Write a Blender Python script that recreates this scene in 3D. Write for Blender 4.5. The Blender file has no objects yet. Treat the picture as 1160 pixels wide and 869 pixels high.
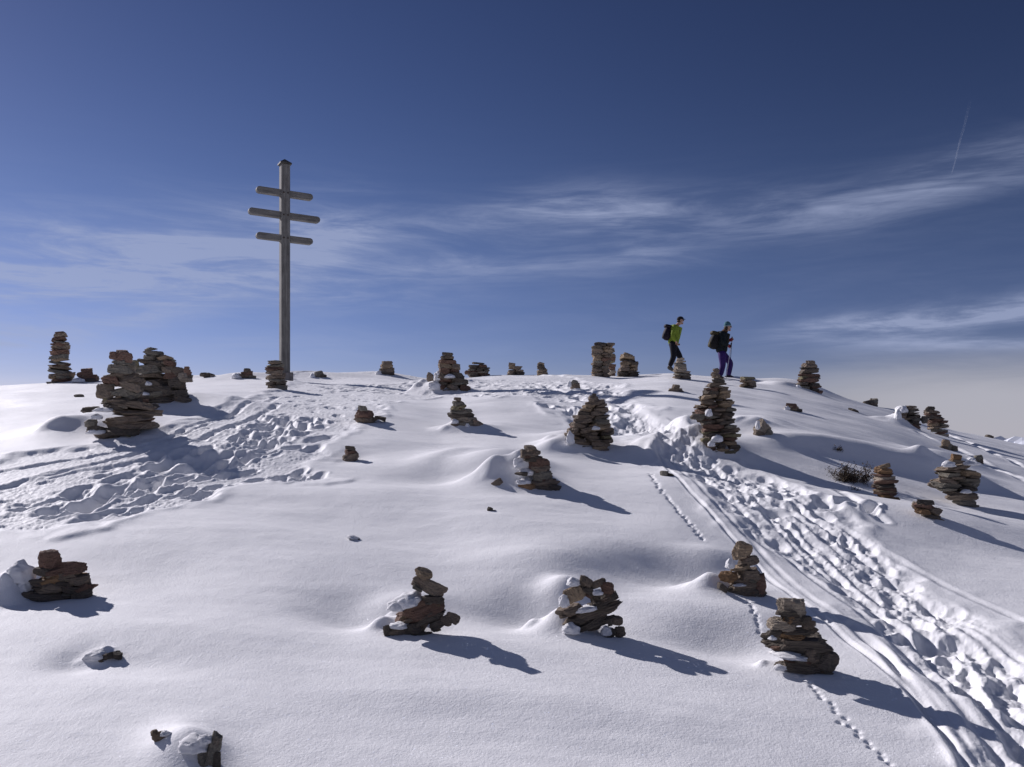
import bpy, math, random
import numpy as np
from mathutils import Vector, Matrix, Euler

random.seed(7)
RNG = np.random.RandomState(11)
scene = bpy.context.scene
COL = scene.collection
F = 910.0; CX = 580.0; HOR = 490.0      # focal length and level line in photo pixels; the eye is the world origin
R = math.radians
QUAL = 1.0

# ------------------------------------------------------------------ basics
def link(o, parent=None):
    COL.objects.link(o)
    if parent is not None: o.parent = parent
    return o

def mesh_obj(name, verts, faces, mat, parent=None, smooth=False):
    me = bpy.data.meshes.new(name)
    me.from_pydata([tuple(v) for v in verts], [], [tuple(f) for f in faces])
    me.validate(); me.update()
    if smooth: me.polygons.foreach_set('use_smooth', [True] * len(me.polygons))
    if mat: me.materials.append(mat)
    return link(bpy.data.objects.new(name, me), parent)

def tag(o, label=None, cat=None, group=None, kind=None):
    if label: o['label'] = label
    if cat: o['category'] = cat
    if group: o['group'] = group
    if kind: o['kind'] = kind
    return o

def empty(name, loc):
    o = bpy.data.objects.new(name, None); o.location = loc; o.empty_display_size = .1
    return link(o)

# ------------------------------------------------------------------ materials
def new_mat(name):
    m = bpy.data.materials.new(name); m.use_nodes = True
    nt = m.node_tree; nt.nodes.clear()
    out = nt.nodes.new('ShaderNodeOutputMaterial'); b = nt.nodes.new('ShaderNodeBsdfPrincipled')
    nt.links.new(b.outputs[0], out.inputs[0])
    return m, nt, b

def N(nt, t, **kw):
    n = nt.nodes.new(t)
    for k, v in kw.items():
        if k.startswith('i_'): n.inputs[int(k[2:])].default_value = v
        else: setattr(n, k, v)
    return n

def noise_tex(nt, vec, scale, detail=4, rough=.55, dist=0):
    n = nt.nodes.new('ShaderNodeTexNoise'); n.inputs['Scale'].default_value = scale
    n.inputs['Detail'].default_value = detail; n.inputs['Roughness'].default_value = rough
    n.inputs['Distortion'].default_value = dist
    nt.links.new(vec, n.inputs['Vector']); return n

def math_n(nt, op, a, b=None, c=None, clamp=False):
    n = nt.nodes.new('ShaderNodeMath'); n.operation = op; n.use_clamp = clamp
    for i, v in enumerate((a, b, c)):
        if v is None: continue
        if isinstance(v, (int, float)): n.inputs[i].default_value = v
        else: nt.links.new(v, n.inputs[i])
    return n.outputs[0]

def ramp(nt, fac, stops):
    n = nt.nodes.new('ShaderNodeValToRGB'); e = n.color_ramp.elements
    while len(e) < len(stops): e.new(.5)
    for i, (p, c) in enumerate(stops):
        e[i].position = p; e[i].color = (*c, 1) if len(c) == 3 else c
    nt.links.new(fac, n.inputs[0]); return n.outputs[0]

def snow_material():
    m, nt, b = new_mat('snow')
    tc = nt.nodes.new('ShaderNodeTexCoord'); P = tc.outputs['Object']
    n1 = noise_tex(nt, P, 3, 3)
    col = ramp(nt, n1.outputs[0], [(.3, (.80, .80, .815)), (.7, (.84, .84, .85))])
    nt.links.new(col, b.inputs['Base Color'])
    b.inputs['Roughness'].default_value = .62
    b.inputs['Specular IOR Level'].default_value = .08
    g1 = noise_tex(nt, P, 75, 4, .75)
    g2 = noise_tex(nt, P, 28, 4, .6)
    g3 = noise_tex(nt, P, 9, 3, .5)
    h = math_n(nt, 'ADD', math_n(nt, 'MULTIPLY', g1.outputs[0], .0048), math_n(nt, 'MULTIPLY', g2.outputs[0], .0028))
    h = math_n(nt, 'ADD', h, math_n(nt, 'MULTIPLY', g3.outputs[0], .0035))
    bp = nt.nodes.new('ShaderNodeBump'); bp.inputs['Strength'].default_value = .75
    bp.inputs['Distance'].default_value = 1.0
    nt.links.new(h, bp.inputs['Height']); nt.links.new(bp.outputs[0], b.inputs['Normal'])
    # ice crystals: sparse tiny facets, each with a mirror of its own tilt
    v = nt.nodes.new('ShaderNodeTexVoronoi'); v.inputs['Scale'].default_value = 120
    nt.links.new(P, v.inputs['Vector'])
    sep = nt.nodes.new('ShaderNodeSeparateColor'); nt.links.new(v.outputs['Color'], sep.inputs[0])
    mask = math_n(nt, 'MULTIPLY', math_n(nt, 'GREATER_THAN', sep.outputs[0], .955), math_n(nt, 'LESS_THAN', v.outputs['Distance'], .35))
    vm = nt.nodes.new('ShaderNodeVectorMath'); vm.operation = 'SUBTRACT'
    nt.links.new(v.outputs['Color'], vm.inputs[0]); vm.inputs[1].default_value = (.5, .5, .5)
    vs = nt.nodes.new('ShaderNodeVectorMath'); vs.operation = 'SCALE'; nt.links.new(vm.outputs[0], vs.inputs[0]); vs.inputs['Scale'].default_value = 1.6
    geo = nt.nodes.new('ShaderNodeNewGeometry')
    va = nt.nodes.new('ShaderNodeVectorMath'); va.operation = 'ADD'; nt.links.new(vs.outputs[0], va.inputs[0]); nt.links.new(geo.outputs['Normal'], va.inputs[1])
    vn = nt.nodes.new('ShaderNodeVectorMath'); vn.operation = 'NORMALIZE'; nt.links.new(va.outputs[0], vn.inputs[0])
    gl = nt.nodes.new('ShaderNodeBsdfGlossy'); gl.inputs['Roughness'].default_value = .14
    nt.links.new(mask, gl.inputs['Color'])
    nt.links.new(vn.outputs[0], gl.inputs['Normal'])
    mix = nt.nodes.new('ShaderNodeAddShader'); nt.links.new(b.outputs[0], mix.inputs[0]); nt.links.new(gl.outputs[0], mix.inputs[1])
    out = [n for n in nt.nodes if n.type == 'OUTPUT_MATERIAL'][0]
    nt.links.new(mix.outputs[0], out.inputs[0])
    return m

def stone_material():
    m, nt, b = new_mat('stone')
    tc = nt.nodes.new('ShaderNodeTexCoord'); oi = nt.nodes.new('ShaderNodeObjectInfo')
    off = nt.nodes.new('ShaderNodeVectorMath'); off.operation = 'ADD'
    rnd = math_n(nt, 'MULTIPLY', oi.outputs['Random'], 37.0)
    nt.links.new(tc.outputs['Object'], off.inputs[0]); nt.links.new(rnd, off.inputs[1])
    P = off.outputs[0]
    mp = nt.nodes.new('ShaderNodeMapping'); mp.inputs['Scale'].default_value = (1.2, 1.2, 6)
    nt.links.new(P, mp.inputs[0])
    strata = noise_tex(nt, mp.outputs[0], 2.2, 6, .6, .6)
    spots = noise_tex(nt, P, 7, 5, .65)
    fine = noise_tex(nt, P, 26, 4, .7)
    k = math_n(nt, 'ADD', math_n(nt, 'MULTIPLY', strata.outputs[0], .6), math_n(nt, 'MULTIPLY', spots.outputs[0], .4))
    tone = ramp(nt, k, [(.30, (.42, .40, .40)), (.48, (.85, .84, .84)), (.60, (1.1, 1.08, 1.04)), (.75, (1.55, 1.5, 1.4))])
    mul = nt.nodes.new('ShaderNodeMix'); mul.data_type = 'RGBA'; mul.blend_type = 'MULTIPLY'; mul.inputs[0].default_value = 1
    nt.links.new(oi.outputs['Color'], mul.inputs[6]); nt.links.new(tone, mul.inputs[7])
    # lichen and rust blotches
    li = noise_tex(nt, P, 3.4, 5, .7)
    lm = ramp(nt, li.outputs[0], [(.60, (0, 0, 0)), (.68, (1, 1, 1))])
    mx = nt.nodes.new('ShaderNodeMix'); mx.data_type = 'RGBA'; mx.inputs[7].default_value = (.16, .15, .085, 1)
    nt.links.new(math_n(nt, 'MULTIPLY', lm, .55), mx.inputs[0]); nt.links.new(mul.outputs[2], mx.inputs[6])
    sp2 = nt.nodes.new('ShaderNodeVectorMath'); sp2.operation = 'ADD'; sp2.inputs[1].default_value = (9, 4, 2); nt.links.new(P, sp2.inputs[0])
    ru = noise_tex(nt, sp2.outputs[0], 2.6, 4, .6)
    rm = ramp(nt, ru.outputs[0], [(.58, (0, 0, 0)), (.70, (1, 1, 1))])
    mr = nt.nodes.new('ShaderNodeMix'); mr.data_type = 'RGBA'; mr.inputs[7].default_value = (.22, .10, .055, 1)
    nt.links.new(math_n(nt, 'MULTIPLY', rm, .3), mr.inputs[0]); nt.links.new(mx.outputs[2], mr.inputs[6])
    nt.links.new(mr.outputs[2], b.inputs['Base Color'])
    b.inputs['Roughness'].default_value = .85; b.inputs['Specular IOR Level'].default_value = .3
    h = math_n(nt, 'ADD', math_n(nt, 'MULTIPLY', strata.outputs[0], .5), math_n(nt, 'ADD', math_n(nt, 'MULTIPLY', spots.outputs[0], .25), math_n(nt, 'MULTIPLY', fine.outputs[0], .15)))
    bp = nt.nodes.new('ShaderNodeBump'); bp.inputs['Strength'].default_value = 1.0; bp.inputs['Distance'].default_value = .035
    nt.links.new(h, bp.inputs['Height']); nt.links.new(bp.outputs[0], b.inputs['Normal'])
    return m

def wood_material(flat=False):
    m, nt, b = new_mat('weathered_wood')
    tc = nt.nodes.new('ShaderNodeTexCoord')
    mp = nt.nodes.new('ShaderNodeMapping'); mp.inputs['Scale'].default_value = (14, 14, .6)
    nt.links.new(tc.outputs['Generated'], mp.inputs[0])
    mp2 = nt.nodes.new('ShaderNodeMapping'); mp2.inputs['Scale'].default_value = (.5, 9, 9) if flat else (9, 9, .45)
    nt.links.new(tc.outputs['Object'], mp2.inputs[0])
    g = noise_tex(nt, mp2.outputs[0], 3, 6, .65, .4)
    s = noise_tex(nt, tc.outputs['Object'], 2.3, 4, .6)
    k = math_n(nt, 'ADD', math_n(nt, 'MULTIPLY', g.outputs[0], .65), math_n(nt, 'MULTIPLY', s.outputs[0], .35))
    c = ramp(nt, k, [(.32, (.055, .052, .048)), (.5, (.145, .138, .128)), (.66, (.25, .24, .225))])
    nt.links.new(c, b.inputs['Base Color']); b.inputs['Roughness'].default_value = .85
    bp = nt.nodes.new('ShaderNodeBump'); bp.inputs['Strength'].default_value = .6; bp.inputs['Distance'].default_value = .01
    nt.links.new(g.outputs[0], bp.inputs['Height']); nt.links.new(bp.outputs[0], b.inputs['Normal'])
    return m

def plain(name, col, rough=.8, var=.25, scale=18, metal=0.0, bump=.004):
    m, nt, b = new_mat(name)
    tc = nt.nodes.new('ShaderNodeTexCoord')
    n = noise_tex(nt, tc.outputs['Object'], scale, 4, .6)
    lo = tuple(c * (1 - var) for c in col); hi = tuple(min(1, c * (1 + var)) for c in col)
    nt.links.new(ramp(nt, n.outputs[0], [(.35, lo), (.65, hi)]), b.inputs['Base Color'])
    b.inputs['Specular IOR Level'].default_value = .15; b.inputs['Roughness'].default_value = rough; b.inputs['Metallic'].default_value = metal
    bp = nt.nodes.new('ShaderNodeBump'); bp.inputs['Strength'].default_value = .6; bp.inputs['Distance'].default_value = bump
    nt.links.new(n.outputs[0], bp.inputs['Height']); nt.links.new(bp.outputs[0], b.inputs['Normal'])
    return m

SNOW = snow_material(); STONE = stone_material(); WOOD = wood_material(); WOODX = wood_material(True)

# ------------------------------------------------------------------ noise (numpy)
_perm = RNG.permutation(4096)
_ang = RNG.rand(4096) * 2 * np.pi
_gx, _gy = np.cos(_ang), np.sin(_ang)
def pnoise(x, y, seed=0):
    xi = np.floor(x).astype(np.int64); yi = np.floor(y).astype(np.int64)
    xf = x - xi; yf = y - yi
    u = xf * xf * xf * (xf * (xf * 6 - 15) + 10); v = yf * yf * yf * (yf * (yf * 6 - 15) + 10)
    def g(ix, iy, dx, dy):
        h = _perm[(_perm[(ix + seed * 131) & 4095] + iy) & 4095]
        return _gx[h] * dx + _gy[h] * dy
    a = g(xi, yi, xf, yf); b = g(xi + 1, yi, xf - 1, yf)
    c = g(xi, yi + 1, xf, yf - 1); d = g(xi + 1, yi + 1, xf - 1, yf - 1)
    return (a + u * (b - a)) * (1 - v) + (c + u * (d - c)) * v * 1.0
def fbm(x, y, oct=4, seed=0, gain=.5):
    t = 0; a = 1
    for i in range(oct):
        t = t + a * pnoise(x * 2 ** i, y * 2 ** i, seed + i * 7); a *= gain
    return t
def sstep(a, b, x):
    t = np.clip((x - a) / (b - a), 0, 1); return t * t * (3 - 2 * t)

# ------------------------------------------------------------------ the hill
_py = np.array([-60, -20, 0, 2, 3, 4, 5, 6, 7.5, 9, 11, 14, 17, 20, 23, 26, 30, 34, 40, 60, 100, 4000.])
_pz = np.array([-6., -3.2, -1.6, -1.42, -1.31, -1.185, -1.0, -.77, -.44, -.10, .27, .68, 1.01, 1.31, 1.58, 1.85, 1.98, 2.03, 2.05, 2.05, 2.05, 2.05])
_ys = np.concatenate([np.linspace(-60, 60, 4801)])
_zs = np.interp(_ys, _py, _pz)
_k = np.hanning(61); _k /= _k.sum()
_zs[30:-30] = np.convolve(_zs, _k, 'valid')
def P(Y): return np.interp(Y, _ys, _zs)

_spx = np.array([-400, -100, 0, 60, 130, 200, 260, 320, 380, 430, 500, 560, 600, 650, 700, 760, 830, 880, 930, 980, 1030, 1080, 1110, 1160, 1250, 1500.])
_spy = np.array([452, 441, 438, 433.5, 431, 430, 428, 427, 428, 427, 430, 424, 424, 425, 426.5, 423, 429, 435, 446, 459, 473, 487, 493, 504, 528, 590.])
_ui = np.linspace(-1.3, 1.3, 1301)
_si = np.interp(_ui, (_spx - CX) / F, (HOR - _spy) / F)
_k2 = np.hanning(21); _k2 /= _k2.sum()
_si[10:-10] = np.convolve(_si, _k2, 'valid')
def base_z(X, Y):
    X = np.asarray(X, float); Y = np.asarray(Y, float)
    u = np.clip(X / np.maximum(Y, 2.5), -1.05, 1.05)
    s = np.interp(u, _ui, _si)
    yc = np.clip(Y, 0, 40)
    z = P(np.clip(Y, -60, 60)) + (s - .0715) * yc * sstep(2.0, 12.5, yc)
    r = np.hypot(X, Y)
    d = np.where(r > 34, -.004 * (np.minimum(r, 90) - 34) ** 2, 0) - np.maximum(r - 90, 0) * .42
    return np.maximum(z + d, -650.)
def inv(px, py):
    """photo pixel -> world (X, Y) on the plain hill"""
    u = (px - CX) / F; s = (HOR - py) / F
    Y = np.linspace(2.2, 27, 2500)
    g = base_z(u * Y, Y) - s * Y
    i = np.nonzero(g >= 0)[0]
    y = Y[i[0]] if len(i) else Y[int(np.argmax(g / Y))]
    return u * y, y

# polar grid about the eye
th_d = np.linspace(-R(37), R(37), int(1150 * QUAL))
th = np.concatenate([np.linspace(-R(180), -R(60), 60, endpoint=False), np.linspace(-R(60), -R(37), 90, endpoint=False), th_d,
                     np.linspace(R(37), R(60), 91)[1:], np.linspace(R(60), R(180), 61)[1:-1]])
rr = np.concatenate([np.geomspace(.12, 2.4, 50, endpoint=False), np.geomspace(2.4, 31, int(1150 * QUAL), endpoint=False),
                     np.geomspace(31, 60, 60, endpoint=False), np.geomspace(60, 9000, 110)])
TH, RR = np.meshgrid(th, rr, indexing='ij')
GX = np.sin(TH) * RR; GY = np.cos(TH) * RR
GZ = base_z(GX, GY)

def win(cx, cy, rad):
    r0 = math.hypot(cx, cy); a0 = math.atan2(cx, cy); da = min(3.1, rad / max(r0 - rad, .3) + .002)
    i0, i1 = np.searchsorted(th, [a0 - da, a0 + da]); j0, j1 = np.searchsorted(rr, [r0 - rad, r0 + rad])
    return slice(i0, i1), slice(j0, j1)

def gauss(px, py, rad, h, asp=1.0, rot=0.0, p=2.0, flat=False):
    """mound (h>0) or hollow (h<0); rad metres, asp = stretch along rot"""
    cx, cy = inv(px, py); w = win(cx, cy, rad * max(asp, 1) * 2.6)
    x = GX[w] - cx; y = GY[w] - cy; c, s = math.cos(R(rot)), math.sin(R(rot))
    a = (x * c + y * s) / (rad * asp); b = (-x * s + y * c) / rad
    GZ[w] += h * np.exp(-(a * a + b * b) ** (p / 2))

def line_field(pts, maxd, world=False):
    """distance, signed side (left of travel > 0), arclength to a polyline of photo points"""
    P2 = [tuple(p[:2]) if world else inv(*p[:2]) for p in pts]
    if len(P2) > 2:                                                     # rounded through its points
        A = [P2[0]] + P2 + [P2[-1]]; Q = []
        for i in range(1, len(A) - 2):
            p0, p1, p2, p3 = map(np.array, A[i - 1:i + 3])
            for t in np.linspace(0, 1, 7)[:-1]:
                Q.append(tuple(.5 * ((2 * p1) + (-p0 + p2) * t + (2 * p0 - 5 * p1 + 4 * p2 - p3) * t * t + (-p0 + 3 * p1 - 3 * p2 + p3) * t ** 3)))
        P2 = Q + [P2[-1]]
    D = np.full(GX.shape, 1e9, np.float32); S = np.zeros(GX.shape, np.float32); T = np.zeros(GX.shape, np.float32)
    L = 0
    for (x0, y0), (x1, y1) in zip(P2[:-1], P2[1:]):
        dx, dy = x1 - x0, y1 - y0; l = math.hypot(dx, dy) + 1e-9
        w = win((x0 + x1) / 2, (y0 + y1) / 2, l / 2 + maxd)
        x = GX[w] - x0; y = GY[w] - y0
        t = np.clip((x * dx + y * dy) / l / l, 0, 1)
        d = np.hypot(x - t * dx, y - t * dy); m = d < D[w]
        D[w] = np.where(m, d, D[w]); S[w] = np.where(m, (dx * y - dy * x) / l, S[w]); T[w] = np.where(m, L + t * l, T[w])
        L += l
    return D, S, T, L

def crest(pts, h, wl, wr, sharp=1.7, cut=0.0):
    """wave of snow built from many small strokes: wl = breadth on the left of travel, wr = breadth on the right"""
    A = [inv(*p) for p in pts]; A = [A[0]] + A + [A[-1]]; Q = []
    for i in range(1, len(A) - 2):
        p0, p1, p2, p3 = map(np.array, A[i - 1:i + 3])
        for t in np.linspace(0, 1, 41)[:-1]:
            Q.append(.5 * ((2 * p1) + (-p0 + p2) * t + (2 * p0 - 5 * p1 + 4 * p2 - p3) * t * t + (-p0 + 3 * p1 - 3 * p2 + p3) * t ** 3))
    Q = np.array(Q + [np.array(A[-1])]); sg = np.hypot(*np.diff(Q, axis=0).T); cum = np.concatenate([[0], np.cumsum(sg)]); L = cum[-1]
    wt = max(.5 * (wl + wr), .12); n = max(8, int(L / (wt * .4))); ds = L / n
    ss = (np.arange(n) + .5) * ds; qx = np.interp(ss, cum, Q[:, 0]); qy = np.interp(ss, cum, Q[:, 1])
    e = max(2 * wt, L * .05); tx = np.interp(ss + e, cum, Q[:, 0]) - np.interp(ss - e, cum, Q[:, 0]); ty = np.interp(ss + e, cum, Q[:, 1]) - np.interp(ss - e, cum, Q[:, 1])
    for k in range(n):
        l = math.hypot(tx[k], ty[k]) + 1e-9; ux, uy = tx[k] / l, ty[k] / l
        w = win(qx[k], qy[k], 2.6 * max(wl, wr, wt)); x = GX[w] - qx[k]; y = GY[w] - qy[k]
        if x.size == 0: continue
        a = (x * ux + y * uy) / wt; b = -x * uy + y * ux; b = np.abs(b) / np.where(b > 0, wl, wr)
        amp = float(sstep(0, .3 * L, ss[k]) * sstep(0, .3 * L, L - ss[k]))
        GZ[w] += h * amp * ds / (wt * 1.772) * np.exp(-a * a - b ** sharp)

def groove(pts, depth, width, berm=.3, jitter=0.0):
    D, S, T, L = line_field(pts, 5 * width)
    m = D < 5 * width
    q = D[m] / width; j = 1 + jitter * pnoise(T[m] * 4, T[m] * 0 + 3.3, 5)
    GZ[m] += -depth * j * np.exp(-q ** 2.6) + depth * berm * np.exp(-((q - 1.7) / .6) ** 2)

def poly_sdf(poly):
    """signed distance (inside > 0) to a polygon of photo points, on the hill"""
    Q = [inv(*p) if p[1] > 0 else p for p in poly]
    D = np.full(GX.shape, 1e9); inside = np.zeros(GX.shape, bool)
    i0, i1 = np.searchsorted(th, [-R(46), R(46)]); j0, j1 = np.searchsorted(rr, [1.5, 34])
    w = (slice(i0, i1), slice(j0, j1)); X = GX[w]; Y = GY[w]
    d = np.full(X.shape, 1e9); ins = np.zeros(X.shape, bool)
    for (x0, y0), (x1, y1) in zip(Q, Q[1:] + Q[:1]):
        dx, dy = x1 - x0, y1 - y0; l2 = dx * dx + dy * dy + 1e-9
        t = np.clip(((X - x0) * dx + (Y - y0) * dy) / l2, 0, 1)
        d = np.minimum(d, np.hypot(X - x0 - t * dx, Y - y0 - t * dy))
        c = ((y0 > Y) != (y1 > Y)) & (X < (x1 - x0) * (Y - y0) / (y1 - y0 + 1e-12) + x0)
        ins ^= c
    return w, np.where(ins, d, -d)

def build_relief():
    global GZ
    near = sstep(60, 30, RR)
    fade = sstep(0.5, 2.5, RR)
    # broad wind-laid undulation, long across the slope
    a = R(-14)
    xr = GX * math.cos(a) + GY * math.sin(a); yr = -GX * math.sin(a) + GY * math.cos(a)
    GZ += near * fade * (.075 * fbm(xr * .26, yr * .62, 3, 3, .45)) * np.clip(RR / 6, .45, 1.1)
    GZ += near * fade * .009 * fbm(xr * .9, yr * 2.4, 3, 9)
    GZ += near * .0022 * fbm(xr * 3.5, yr * 8, 3, 15)
    # far terrain relief
    far = sstep(80, 600, RR)
    GZ += far * 120 * fbm(GX / 900, GY / 900, 5, 21, .55)
    # named waves, hollows and drifts seen in the photograph
    crest([(285, 552), (380, 563), (460, 578), (540, 592), (640, 606), (720, 612)], .075, .8, .28)
    crest([(470, 628), (560, 640), (640, 636), (720, 627), (840, 618)], .085, .7, .3)
    crest([(250, 640), (330, 655), (400, 668), (440, 660)], .05, .6, .3)
    crest([(560, 668), (620, 652), (668, 650)], .06, .35, .25)
    crest([(730, 700), (800, 690), (870, 700)], .04, .4, .3)
    crest([(-60, 690), (60, 700), (200, 720), (330, 715), (430, 724), (560, 734), (640, 738)], .06, .7, .35)
    crest([(250, 800), (420, 790), (600, 800), (760, 822), (930, 850)], .05, .7, .25)
    crest([(0, 790), (90, 800), (190, 815), (300, 840)], .035, .6, .3)
    crest([(838, 508), (880, 505), (930, 511), (985, 523), (1040, 535), (1120, 545)], .22, .9, .22, sharp=1.9)
    crest([(1000, 588), (1060, 592), (1110, 604), (1160, 620)], .08, .6, .35)
    crest([(880, 440), (935, 446), (985, 458), (1010, 468)], .10, 1.5, .9)
    crest([(940, 476), (1000, 492), (1060, 512)], .10, 1.2, .5)
    crest([(180, 470), (215, 458), (262, 462), (300, 468)], .16, .8, .4)
    crest([(640, 436), (700, 441), (760, 444), (800, 452)], .10, 2.0, 1.2)
    crest([(740, 486), (775, 483), (800, 476)], .16, .5, .45)
    crest([(480, 536), (500, 520), (540, 516), (572, 522)], .10, .35, .22)
    crest([(860, 560), (920, 585), (985, 620), (1060, 650)], .05, .7, .35)
    gauss(720, 478, .9, -.16, 1.6, 0)
    gauss(905, 535, .7, -.05, 2.2, -10)
    gauss(830, 724, .26, -.085, 1.5, -10); gauss(778, 646, .30, -.095, 1.6, -5)
    gauss(425, 704, .26, -.10, 1.5, -20); gauss(604, 694, .24, -.08, 1.4, -10)
    gauss(480, 545, .25, -.04, 2, 0); gauss(535, 468, .5, -.06, 1.5, 0)
    gauss(14, 672, .16, -.05, 1.5); gauss(88, 752, .14, -.03); gauss(150, 758, .18, -.022, 2.2, -6)
    gauss(214, 862, .11, .085, 1.3, -30); gauss(200, 842, .15, .03)
    # drifts plastered against the windward (left) side of the cairns
    gauss(18, 655, .13, .10, 1.1); gauss(448, 688, .16, .06, 1.5, 20); gauss(640, 672, .14, .10, 1.1)
    gauss(580, 528, .30, .10, 1.5, -15); gauss(555, 528, .3, .08, 1.6); gauss(596, 540, .16, .06)
    gauss(806, 632, .16, .07, 1.5, -5); gauss(500, 436, .7, .20, 1.2); gauss(545, 482, .25, .06)
    gauss(112, 480, .45, .13, 1.2); gauss(92, 434, .7, .12); gauss(268, 430, .8, .2, 1.3); gauss(355, 429, 1.1, .2, 1.5)
    gauss(430, 428, 1.0, .22, 1.4); gauss(785, 486, .5, .13, 1.5); gauss(862, 482, .5, .14); gauss(896, 440, .9, .2, 1.5, -20)
    gauss(1018, 466, .5, .14); gauss(1072, 524, .4, .15, 1.3); gauss(645, 492, .35, .10)
    gauss(395, 516, .3, -.05); gauss(225, 428, 1.0, .14, 1.6); gauss(635, 428, .8, .12, 1.6); gauss(838, 432, .7, .1)

    mr = np.random.RandomState(5)
    for px, py, rad, h, asp in ((98, 496, .42, .15, 1.6), (588, 556, .19, .17, 1.5), (562, 554, .2, .10, 1.6), (450, 722, .12, .13, 1.6), (636, 720, .12, .15, 1.4),
                                (8, 684, .09, .16, 1.3), (812, 675, .13, .11, 1.7), (498, 444, .40, .36, 1.3), (1016, 482, .3, .22, 1.2), (902, 444, .5, .2, 1.5),
                                (512, 488, .18, .09, 1.2), (1068, 545, .25, .10, 1.4), (786, 514, .32, .20, 1.6), (642, 511, .24, .16, 1.3), (856, 495, .2, .12, 1.4), (112, 752, .06, .035, 1.3), (880, 765, .07, .04, 1.4)):
        cx, cy = inv(px, py); k = (cy + rad * 1.0) / cy; cx *= k; cy *= k
        for q in range(9):
            ox, oy, rr_, hh = (0, 0, rad, h * .8) if q == 0 else (mr.uniform(-1.5, .6) * rad, mr.uniform(-.5, .8) * rad, rad * mr.uniform(.22, .45), h * mr.uniform(.08, .24))
            x0, y0 = cx + ox, cy + oy; w = win(x0, y0, rr_ * asp * 2.6)
            a = (GX[w] - x0) / (rr_ * asp); b = (GY[w] - y0) / rr_
            GZ[w] += hh * np.exp(-(a * a + b * b) ** (1.0 if q == 0 else 1.3))
    # trampled snow
    left = [(-220, 560), (-100, 535), (0, 521), (90, 507), (165, 495), (212, 478), (255, 462), (305, 445), (330, 436), (330, 429),
            (400, 427), (480, 429), (600, 424), (660, 430), (720, 452), (765, 480), (800, 508), (770, 520), (735, 500), (690, 482),
            (640, 468), (590, 448), (560, 452), (505, 447), (450, 452), (432, 468), (402, 484), (378, 508), (362, 522), (380, 542), (310, 549),
            (262, 556), (205, 570), (120, 594), (50, 605), (0, 608), (-100, 616), (-220, 640)]
    right = [(700, 462), (742, 500), (772, 536), (806, 568), (856, 612), (910, 656), (965, 703), (1020, 750), (1080, 806), (1150, 884), (1230, 960),
             (1330, 960), (1270, 860), (1165, 748), (1085, 684), (1003, 624), (928, 572), (868, 534), (820, 514), (775, 498), (740, 474), (720, 456)]
    INS = np.zeros(GX.shape, np.float32)
    nb = fbm(GX * 1.7, GY * 1.7, 3, 31)
    for poly, ang, sc, q in ((left, -25, .85, 0), (right, -58, .85, 1)):
        w, sd = poly_sdf(poly)
        X, Y = GX[w], GY[w]; sd = sd + nb[w] * .28
        m = sstep(-.10, .22, sd)
        # compressed surface, raised lip
        GZ[w] += -.035 * m + .020 * np.exp(-((sd + .02) / .10) ** 2) * (.6 + nb[w])
        a = R(ang); u = X * math.cos(a) + Y * math.sin(a); v = -X * math.sin(a) + Y * math.cos(a)
        big = fbm(u * 1.2, v * 2.4, 3, 41 + q, .5)
        bill = np.abs(fbm(u * 7.0, v * 10, 3, 47 + q, .6))
        rid = 1 - np.abs(pnoise(u * 9 + 3 * big, v * 15, 51 + q)) * 2
        fine = fbm(X * 24, Y * 24, 3, 53 + q, .7)
        patch = .45 + .75 * sstep(-.35, .45, fbm(u * .8, v * 1.6, 2, 57 + q))
        GZ[w] += sc * m * (.009 * big + patch * (.010 * (bill - .25) + .006 * rid * fine + .0065 * fine))
        # stretches along the track: ski ruts
        ru = fbm(u * .22, v * (4.2 + 1.5 * q), 3, 61 + q, .6)
        GZ[w] += m * .010 * ru * sstep(.1, .5, sd)
        INS[w] = np.maximum(INS[w], m)
    # footprints
    def prints(pts, n, spread, rad, dep, seed, inside=True):
        rs = np.random.RandomState(seed); Q = [inv(*p) for p in pts]
        seg = [math.dist(a, b) for a, b in zip(Q, Q[1:])]; L = sum(seg)
        for i in range(n):
            t = rs.rand() * L; k = 0
            while k < len(seg) - 1 and t > seg[k]: t -= seg[k]; k += 1
            f = t / seg[k]; x = Q[k][0] * (1 - f) + Q[k + 1][0] * f; y = Q[k][1] * (1 - f) + Q[k + 1][1] * f
            nx, ny = -(Q[k + 1][1] - Q[k][1]) / seg[k], (Q[k + 1][0] - Q[k][0]) / seg[k]
            o = rs.randn() * spread; x += nx * o; y += ny * o
            r = rad * (.7 + .6 * rs.rand()); an = math.atan2(ny, nx) + math.pi / 2 + rs.randn() * .35
            w = win(x, y, r * 4)
            if w[0].stop - w[0].start < 2 or w[1].stop - w[1].start < 2: continue
            if inside and INS[(w[0].start + w[0].stop) // 2, (w[1].start + w[1].stop) // 2] < .6: continue
            X = GX[w] - x; Y = GY[w] - y; c, s = math.cos(an), math.sin(an)
            a = (X * c + Y * s) / (r * 1.75); b = (-X * s + Y * c) / r; q = np.sqrt(a * a + b * b)
            h = dep * (.6 + .7 * rs.rand())
            GZ[w] += -h * np.exp(-q ** 5) + .18 * h * np.exp(-((q - 1.3) / .3) ** 2)
    prints([(0, 560), (120, 545), (230, 515), (320, 480), (370, 450), (420, 434)], 240, .6, .065, .014, 1)
    prints([(380, 440), (500, 438), (620, 436), (690, 448)], 360, .9, .07, .020, 2)
    prints([(660, 440), (720, 470), (780, 512), (850, 570), (940, 640), (1040, 730), (1150, 860)], 420, .34, .045, .016, 3)
    prints([(760, 495), (830, 530), (920, 590), (1010, 640), (1100, 700), (1160, 740)], 160, .25, .045, .017, 4)
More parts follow.
